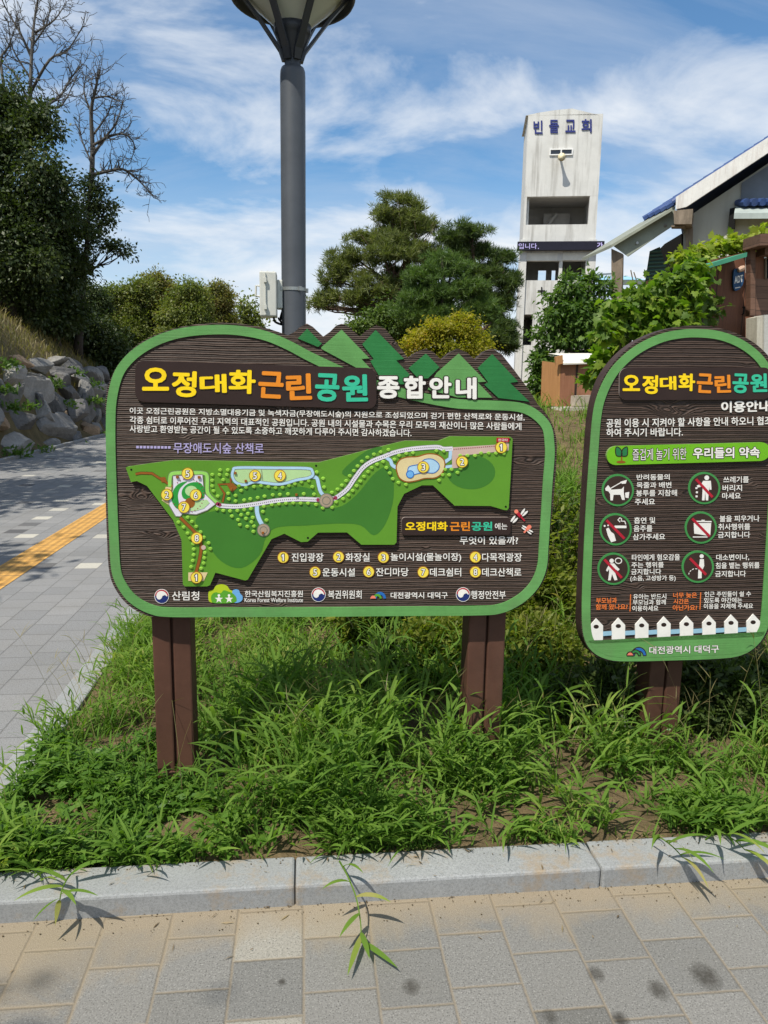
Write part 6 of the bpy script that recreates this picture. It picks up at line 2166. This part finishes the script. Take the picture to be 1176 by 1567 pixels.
# (a) crabgrass: arching stems that carry alternating blades
def stems(n, x0, x1, y0, y1, Lr, power=1.0, leafL=(.09, .19), leafW=(.008, .0145)):
    x, y = scatter(n, x0, x1, y0, y1, rg, power)
    n = len(x)
    root = np.stack([x, y, bank_z(x, y) - .005], 1)
    az = rg.uniform(0, 2 * math.pi, n)
    az = np.where((y < 2.55) & (rg.random(n) < .5), -math.pi / 2 + rg.normal(size=n) * .7, az)
    L = rg.uniform(*Lr, n) * low_in_front(x, y)
    f0 = np.abs(rg.normal(size=n)) * .28 + .05
    f1 = f0 + rg.uniform(.3, 1.3, n)
    P, Wd, side = blades(root, az, L, np.full(n, .0042), f0, f1, rg, 7, (1, 1, .9, .9, .8, .7, .5))
    push(*strips(P, Wd, side))
    for k, tt in enumerate((1, 2, 3, 4, 5, 6)):
        m = rg.random(n) < (.9 if tt > 1 else .6)
        q = P[m, tt, :]
        a2 = az[m] + (1 if k % 2 else -1) * rg.uniform(.3, 1.5, m.sum())
        L2 = rg.uniform(*leafL, m.sum()) * (1.0 if tt < 6 else .8) * (.35 + .65 * low_in_front(x[m], y[m]))
        f0b = rg.uniform(.35, 1.0, m.sum())
        f1b = f0b + rg.uniform(.5, 1.4, m.sum())
        A = blades(q, a2, L2, rg.uniform(*leafW, m.sum()), f0b, f1b, rg)
        push(*strips(*A))


def tufts(n, x0, x1, y0, y1, Lr, W_=(.004, .009), power=1.0):
    x, y = scatter(n, x0, x1, y0, y1, rg, power)
    n = len(x)
    root = np.stack([x, y, bank_z(x, y) - .004], 1)
    f0 = np.abs(rg.normal(size=n)) * .35
    A = blades(root, rg.uniform(0, 6.283, n), rg.uniform(*Lr, n) * low_in_front(x, y), rg.uniform(*W_, n), f0, f0 + rg.uniform(.2, 1.5, n), rg)
    push(*strips(*A))


stems(360, -1.10, .0, 2.27, 3.3, (.10, .25), 1.1, (.06, .13), (.005, .010))
stems(470, -.30, 1.0, 2.38, 3.4, (.16, .42), 1.0, (.08, .20), (.007, .0155))
stems(120, -.25, .75, 2.45, 2.9, (.34, .52), 1.0, (.12, .22), (.009, .016))
stems(420, -1.05, 3.2, 2.25, 2.42, (.12, .26))
stems(300, .75, 3.3, 2.28, 2.85, (.12, .30), 1.0, (.09, .19), (.007, .0145))
stems(30, .95, 1.25, 2.6, 2.9, (.28, .44), 1.0, (.12, .22), (.009, .016))
stems(40, 1.7, 2.6, 2.35, 2.6, (.22, .36), 1.0, (.12, .22), (.009, .016))
stems(1500, -1.0, .75, 3.35, 5.2, (.14, .30), .9, (.07, .14), (.006, .010))
stems(160, 1.0, 3.5, 3.2, 4.6, (.10, .22), 1.0, (.07, .13), (.005, .010))
tufts(5200, -1.10, 3.2, 2.26, 3.4, (.04, .19), power=1.0)
tufts(500, -.6, 3.0, 2.4, 3.4, (.22, .42), (.004, .008))
stems(450, -1.05, -.15, 3.1, 5.0, (.14, .28), .9, (.07, .13), (.005, .010))
tufts(6000, -1.1, 3.2, 2.26, 3.2, (.03, .14), (.0018, .004), power=1.0)
tufts(1500, -1.1, 3.2, 2.25, 2.34, (.04, .14), (.0025, .006), power=1.0)
for sx_ in (-.145, -.80, .93, 1.17):
    tufts(60, sx_ - .06, sx_ + .06, 2.24, 2.30, (.06, .2), (.005, .010))
tufts(5500, -1.1, 3.8, 3.3, 5.6, (.05, .15), power=.9)
tufts(5000, -.5, 5.5, 5.2, 8.0, (.06, .20), (.004, .010), power=1.0)
tufts(13000, .8, 2.5, 3.7, 7.3, (.07, .26), (.005, .012), power=.9)
stems(500, .8, 2.4, 3.6, 6.0, (.2, .45), .9, (.08, .16), (.008, .014))
tufts(7000, -.8, 7.0, 8.0, 15.0, (.10, .30), (.008, .018), power=1.0)
tufts(2500, 2.3, 7.0, 3.4, 8.0, (.08, .24), (.005, .012), power=1.0)
fast_mesh('grass', np.vstack(GV), np.vstack(GQ), L_grass, smooth=True, kind='stuff')

# flower stalks of the crabgrass: thin bending stalks above the grass
GV, GQ, off = [], [], 0
x, y = scatter(130, -1.05, 2.6, 2.35, 3.6, rg)
n = len(x)
root = np.stack([x, y, bank_z(x, y)], 1)
f0 = np.abs(rg.normal(size=n)) * .2
A = blades(root, rg.uniform(0, 6.283, n), rg.uniform(.30, .58, n), np.full(n, .0026), f0, f0 + rg.uniform(.2, 1.1, n), rg, 7, (1, 1, 1, .9, .8, .7, .5))
push(*strips(*A))
for k in range(4):
    q = A[0][:, 6 - (k > 2), :]
    push(*strips(*blades(q, rg.uniform(0, 6.283, n), rg.uniform(.05, .10, n), np.full(n, .0026), rg.uniform(.4, 1.1, n), rg.uniform(.8, 1.6, n), rg)))
fast_mesh('seed_stalks', np.vstack(GV), np.vstack(GQ), L_dry, kind='stuff')

# (b) low broad-leaved weeds at the left and between the tufts
x = np.concatenate([-1.08 + np.abs(rg.normal(size=4200)) * .48, rg.uniform(-.4, 3.2, 2200)])
y = np.concatenate([2.27 + .75 * rg.random(4200) ** 1.2, rg.uniform(2.27, 3.2, 2200)])
kp = rg.random(len(x)) < density(x, y)
x, y = x[kp], y[kp]
n = len(x)
P = np.stack([x, y, bank_z(x, y) + rg.uniform(.02, .15, n) * rg.random(n) ** .6 * low_in_front(x, y)], 1)
P = np.repeat(P, 6, 0)
n = len(P)
a = rg.uniform(0, 6.283, n)
D = np.stack([np.cos(a), np.sin(a), rg.uniform(-.2, .6, n)], 1)
L = rg.uniform(.018, .046, n)
V, Q = leaf_arrays(P + D * .006, D, np.array([[0, 0, 1.0]]) + rg.normal(size=(n, 3)) * .3, L, L * .55)
fast_mesh('weeds', V, Q, L_weed, kind='stuff')

# dry bits, dead blades and soil crumbs on kerb and paving
n = 150
x = rg.uniform(-1.1, 2.0, n)
y = 2.235 - .36 * rg.random(n) ** 3.2
z = np.where(y > 2.105, .0735, .0025)
P = np.stack([x, y, z + rg.uniform(0, .004, n)], 1)
a = rg.uniform(0, 6.283, n)
D = np.stack([np.cos(a), np.sin(a), rg.uniform(-.02, .12, n)], 1)
L = rg.uniform(.006, .045, n) * rg.random(n) + .004
V, Q = leaf_arrays(P, D, np.array([[0, 0, 1.0]]) + rg.normal(size=(n, 3)) * .25, L, np.minimum(L * rg.uniform(.05, .3, n), .006), .0)
M_lit = leafmat('dry_litter', [(0, (.07, .05, .03)), (.5, (.20, .14, .08)), (1, (.36, .29, .16))], .15)
fast_mesh('plant_litter', V, Q, M_lit, kind='stuff')
nk = 700
x = rg.uniform(-1.1, 2.1, nk)
y = np.where(rg.random(nk) < .55, 2.10 - .10 * rg.random(nk) ** 2, 2.245 - .05 * rg.random(nk) ** 2)
z = np.where(y > 2.105, .073, .002)
s_ = rg.uniform(.0008, .0032, nk)
c = np.stack([x, y, z + s_ * .3], 1)
oct_ = np.array([[1, 0, 0], [0, 1, 0], [-1, 0, 0], [0, -1, 0], [0, 0, .8], [0, 0, -.8]])
V = (c[:, None, :] + oct_[None] * s_[:, None, None] * rg.uniform(.6, 1.3, (nk, 6, 1))).reshape(-1, 3)
tri = np.array([[0, 1, 4], [1, 2, 4], [2, 3, 4], [3, 0, 4], [1, 0, 5], [2, 1, 5], [3, 2, 5], [0, 3, 5]])
Q = (np.arange(nk)[:, None, None] * 6 + tri[None]).reshape(-1, 3)
fast_mesh('soil_crumbs', V, Q, M_bed, kind='stuff')

# drooping shoots hanging over the kerb, each a plant of its own
def shoot(label, pts, leaves, seed):
    r2 = np.random.default_rng(seed)
    p = catmull(pts, 6, False)
    o = thing('grass_shoot', label, 'weed', p[0])
    mb = MB()
    mb.tube(p, np.linspace(.0032, .0016, len(p)), L_grass, 5)
    mb.build('stem', o)
    vs, qs, of = [], [], 0
    for (i, az, L, f0, f1) in leaves:
        A = blades(p[[int(i * (len(p) - 1))]], np.array([az]), np.array([L]), np.array([.0165]), np.array([f0]), np.array([f1]), r2, 8, (.5, .8, 1, 1, .9, .7, .4, .03), .25)
        V, Q = strips(*A)
        vs.append(V)
        qs.append(Q + of)
        of += len(V)
    fast_mesh('leaves', np.vstack(vs), np.vstack(qs), L_grass, o, smooth=True)


def gz(px, py, z):
    return on_z(px, py, z)


shoot('long grass shoot hanging over the kerb onto the paving near the middle', [gz(520, 1318, .10), gz(532, 1340, .13), gz(545, 1372, .10), gz(552, 1410, .055), gz(553, 1440, .02)],
      [(.35, -2.6, .11, .9, 2.0), (.5, -.5, .12, 1.0, 2.0), (.7, -2.2, .11, 1.3, 2.0), (.95, -1.9, .15, 1.45, 1.75), (1, -.9, .15, 1.4, 1.7), (.88, -1.4, .10, 1.4, 1.9), (.15, -1.0, .12, .7, 1.9)], 1)
shoot('spreading grass shoot lying across the kerb at the left', [gz(112, 1335, .09), gz(103, 1345, .12), gz(95, 1362, .12), gz(92, 1378, .095)],
      [(.4, 2.9, .13, 1.0, 1.9), (.6, -2.6, .14, 1.1, 2.0), (.8, -.4, .14, 1.0, 1.9), (1, -1.4, .10, 1.3, 2.1), (.9, -2.0, .11, 1.2, 2.0), (.2, .1, .12, .8, 1.9), (.7, -.9, .11, 1.1, 2.0)], 2)
shoot('arching grass shoot hanging over the kerb at the right', [gz(1000, 1290, .09), gz(1010, 1282, .15), gz(1030, 1296, .14), gz(1045, 1312, .10)],
      [(.3, -2.2, .15, .7, 2.1), (.5, -1.4, .15, .9, 2.2), (.75, -1.2, .16, 1.0, 2.2), (1, -1.5, .15, 1.2, 2.2), (.9, -.5, .14, 1.0, 2.0), (.6, -.2, .15, .9, 1.9)], 3)
shoot('grass shoot with wide blades over the kerb at the right edge', [gz(1080, 1285, .09), gz(1098, 1272, .15), gz(1122, 1284, .14), gz(1140, 1300, .10)],
      [(.3, -2.0, .16, .7, 2.1), (.5, -1.2, .16, .9, 2.2), (.75, -.9, .17, 1.0, 2.2), (1, -1.3, .15, 1.2, 2.2), (.9, -.4, .16, 1.0, 2.0), (.6, .1, .16, .9, 1.9)], 4)

# hillside grass
GV, GQ, off = [], [], 0
n = 15000
x = rg.uniform(-16, -6.9, n)
y = rg.uniform(10, 30, n)
root = np.stack([x, y, hill_z(x, y)], 1)
f0 = np.abs(rg.normal(size=n)) * .4
push(*strips(*blades(root, rg.uniform(0, 6.283, n), rg.uniform(.12, .40, n), rg.uniform(.012, .03, n), f0, f0 + rg.uniform(.2, 1.3, n), rg)))
fast_mesh('dry_grass', np.vstack(GV), np.vstack(GQ), L_dry, smooth=True, kind='stuff')

# ------------------------------------------------------------------ boulder wall
def rockmat(name, a, c):
    m, t, b, _ = newmat(name)
    v = ocoord(t)
    f = noise(t, v, 2.4, 9, 0.7, .5)
    g = noise(t, v, 17, 6, 0.7)
    q = M2(t, 'ADD', M2(t, 'MULTIPLY', f, .7), M2(t, 'MULTIPLY', g, .3))
    t.links.new(ramp(t, q, [(.3, a), (.52, tuple((x + y_) / 2 for x, y_ in zip(a, c))), (.72, c)]), b.inputs['Base Color'])
    b.inputs['Roughness'].default_value = .85
    bump(t, b, q, .8, .06)
    return m


R_pale = rockmat('rock_pale', (0.17, 0.162, 0.148), (0.42, 0.40, 0.365))
R_grey = rockmat('rock_grey', (0.105, 0.102, 0.096), (0.31, 0.30, 0.28))
R_dark = rockmat('rock_dark', (0.062, 0.061, 0.060), (0.205, 0.20, 0.195))
R_tan = rockmat('rock_tan', (0.20, 0.13, 0.075), (0.42, 0.30, 0.19))


def rock(center, size, mat, seed, **pr):
    r3 = np.random.default_rng(seed)
    bm = bmesh.new()
    bmesh.ops.create_icosphere(bm, subdivisions=4, radius=1.0)
    d = np.array([v.co[:] for v in bm.verts])
    d = unit(d)
    pl = unit(r3.normal(size=(10, 3)))
    hgt = r3.uniform(.42, .85, 10)
    dots_ = np.maximum(d @ pl.T, 1e-3)
    r_ = np.minimum((hgt[None, :] / dots_).min(1), 1.3)
    v = d * r_[:, None]
    v += 0.012 * np.sin(v[:, [1, 2, 0]] * 9 + seed) + .007 * np.sin(v[:, [2, 0, 1]] * 23 + seed)
    a = r3.uniform(0, 6.28)
    c, s = math.cos(a), math.sin(a)
    v = v * np.array(size)
    fs = [[x_.index for x_ in f.verts] for f in bm.faces]
    bm.free()
    mb = MB()
    mb.add(v + center, fs, mat)
    return mb.build('boulder', loc=center, **pr)


RK = [(31, 676, 44, 22, 'p'), (80, 680, 22, 14, 'g'), (92, 655, 30, 24, 'g'), (118, 666, 17, 12, 'd'), (138, 655, 15, 13, 't'), (152, 655, 12, 11, 'g'), (45, 639, 31, 23, 'd'), (5, 645, 16, 15, 't'), (74, 632, 19, 14, 'p'), (102, 640, 11, 12, 't'),
      (114, 628, 22, 20, 'd'), (135, 630, 14, 18, 'd'), (152, 632, 12, 14, 'g'), (8, 609, 18, 15, 'd'), (28, 604, 17, 22, 'g'), (54, 596, 28, 23, 'p'), (86, 607, 20, 20, 'd'), (110, 597, 19, 16, 'd'), (131, 606, 14, 16, 'g'), (148, 602, 16, 11, 'g'),
      (22, 571, 21, 17, 'p'), (50, 578, 20, 12, 'g'), (68, 562, 19, 10, 'g'), (95, 567, 21, 11, 'd'), (122, 560, 19, 11, 'd'), (40, 552, 20, 9, 't'), (146, 577, 14, 11, 'g'), (160, 590, 13, 10, 'g'), (2, 583, 13, 12, 'g'), (101, 584, 15, 10, 'd'), (92, 550, 17, 8, 'g'), (64, 616, 10, 10, 'd'),
      (168, 618, 14, 13, 'g'), (172, 646, 16, 14, 'd'), (182, 600, 16, 12, 'g'), (190, 628, 15, 14, 'p'), (-20, 650, 30, 26, 'g'), (-26, 605, 26, 24, 'd'), (128, 581, 14, 10, 'g'), (164, 568, 14, 9, 'd')]
nrm = unit(np.array([1.0, 0.0, 0.42]))
pt0 = np.array([-6.15, 0, 0.0])
tone = {'p': ('pale grey', R_pale), 'g': ('mid grey', R_grey), 'd': ('dark grey', R_dark), 't': ('tan', R_tan)}
rows = {0: 'bottom row', 1: 'second row', 2: 'third row', 3: 'top row'}
cnts = {}
ORD = ['first', 'second', 'third', 'fourth', 'fifth', 'sixth', 'seventh', 'eighth', 'ninth', 'tenth', 'eleventh', 'twelfth', 'thirteenth', 'fourteenth']
items = []
for (px, py, rx, ry, tn) in RK:
    base_y = 706 - 0.25 * px
    ht = (586 - px * .12)
    row = int(np.clip((base_y - py) / 42, 0, 3.99)) if True else 0
    items.append((row, px, py, rx, ry, tn))
for row in range(4):
    inrow = sorted([i for i in items if i[0] == row], key=lambda q: q[1])
    vis = 0
    for (_, px, py, rx, ry, tn) in inrow:
        d = rays([px], [py])[0]
        t_ = ((pt0 - CAM) @ nrm) / (d @ nrm)
        c = CAM + d * t_
        k = t_ / F
        off_view = px < -8 or px > 163
        lab = ('%s boulder, rock wall %s, %s from the left edge of the photo' % (tone[tn][0], rows[row], ORD[vis])) if not off_view else '%s boulder of the rock wall beyond what the photo shows' % tone[tn][0]
        if not off_view:
            vis += 1
        rr = rx * k * 1.26
        depth = max(rr, ry * k) * 1.0
        c = c - nrm * depth * .35
        rock(c, (depth * .8, rr * 1.25, ry * k * 1.34), tone[tn][1], 200 + int(px * 7 + py), label=lab, category='boulder', group='boulders of the rock wall')
for k in range(34):
    r6_ = np.random.default_rng(700 + k)
    yy = 4.5 + 10.5 * (k % 17) / 17 + r6_.uniform(-.2, .2) if k < 22 else 25.0 + 8.0 * (k - 22) / 12
    zz_ = 0.25 + 0.55 * (k % 3) + r6_.uniform(-.05, .05)
    rock(np.array([-6.35 - .40 * zz_, yy, zz_]), (.42, r6_.uniform(.38, .6), r6_.uniform(.3, .42)), (R_grey, R_dark, R_pale)[k % 3], 800 + k, label='%s boulder of the rock wall beyond what the photo shows' % ('mid grey', 'dark grey', 'pale grey')[k % 3], category='boulder', group='boulders of the rock wall')
# earth behind the boulders, and weeds in their gaps
GV, GQ, off = [], [], 0
for (px, py, n_, s_) in ((8, 560, 60, 14), (15, 625, 40, 10), (40, 625, 30, 9), (78, 590, 70, 14), (110, 572, 50, 10), (132, 615, 45, 10), (120, 690, 70, 12), (155, 668, 40, 8), (60, 700, 90, 26), (20, 700, 80, 22), (6, 598, 40, 9), (140, 590, 30, 8), (100, 620, 25, 8), (150, 615, 30, 9)):
    d = rays([px], [py])[0]
    t_ = ((pt0 + np.array([.05, 0, 0]) - CAM) @ nrm) / (d @ nrm)
    c = CAM + d * t_
    k = t_ / F
    m = n_ * 2
    P = c + rg.normal(size=(m, 3)) * np.array([.12, s_ * k * .6, s_ * k * .3]) + nrm * .08
    D = unit(rg.normal(size=(m, 3)) * .8 + np.array([.5, 0, .5]))
    L = rg.uniform(.07, .18, m)
    V, Q = leaf_arrays(P, D, rg.normal(size=(m, 3)) + np.array([0, 0, .8]), L, L * .4)
    push(V, Q)
fast_mesh('wall_weeds', np.vstack(GV), np.vstack(GQ), L_green, kind='stuff')

# ------------------------------------------------------------------ trees beside and behind the viewer that shade the path
SG = 'trees beside the path out of view'
for i, (x, y, z, r, n_) in enumerate(((-7.3, 2.9, 6.4, 2.1, 80), (-8.3, 7.6, 7.2, 2.6, 110), (-9.4, 12.4, 8.0, 2.7, 110), (-10.5, 17.2, 7.5, 2.2, 60))):
    bs = np.array([x, y, float(hill_z(x, y)) - .1])
    bl = [((x, y, z), (r, r, r * .75)), ((x + 1.2, y + .9, z - 1.0), (r * .7, r * .7, r * .5)), ((x - 1.0, y - 1.2, z - .8), (r * .7, r * .7, r * .5))]
    tree('shade_tree', 'leafy hillside tree outside the left edge of the photo, shading the path', 'tree', bs, bl, L_dark, B_dark, .2, n_, 42, .6, .22, seed=300 + i, group=SG)
bl = [((-4.1, -1.72, 6.0), (1.1, .95, .6)), ((-5.3, -1.6, 6.1), (1.1, 1.0, .6)), ((-3.4, -2.4, 6.0), (1.0, .8, .6))]
tree('shade_tree', 'leafy tree behind the viewer shading the near paving', 'tree', np.array([-3.6, -4.2, -.1]), bl, L_green, B_dark, .14, 150, 60, .36, .14, seed=310, lump=0)
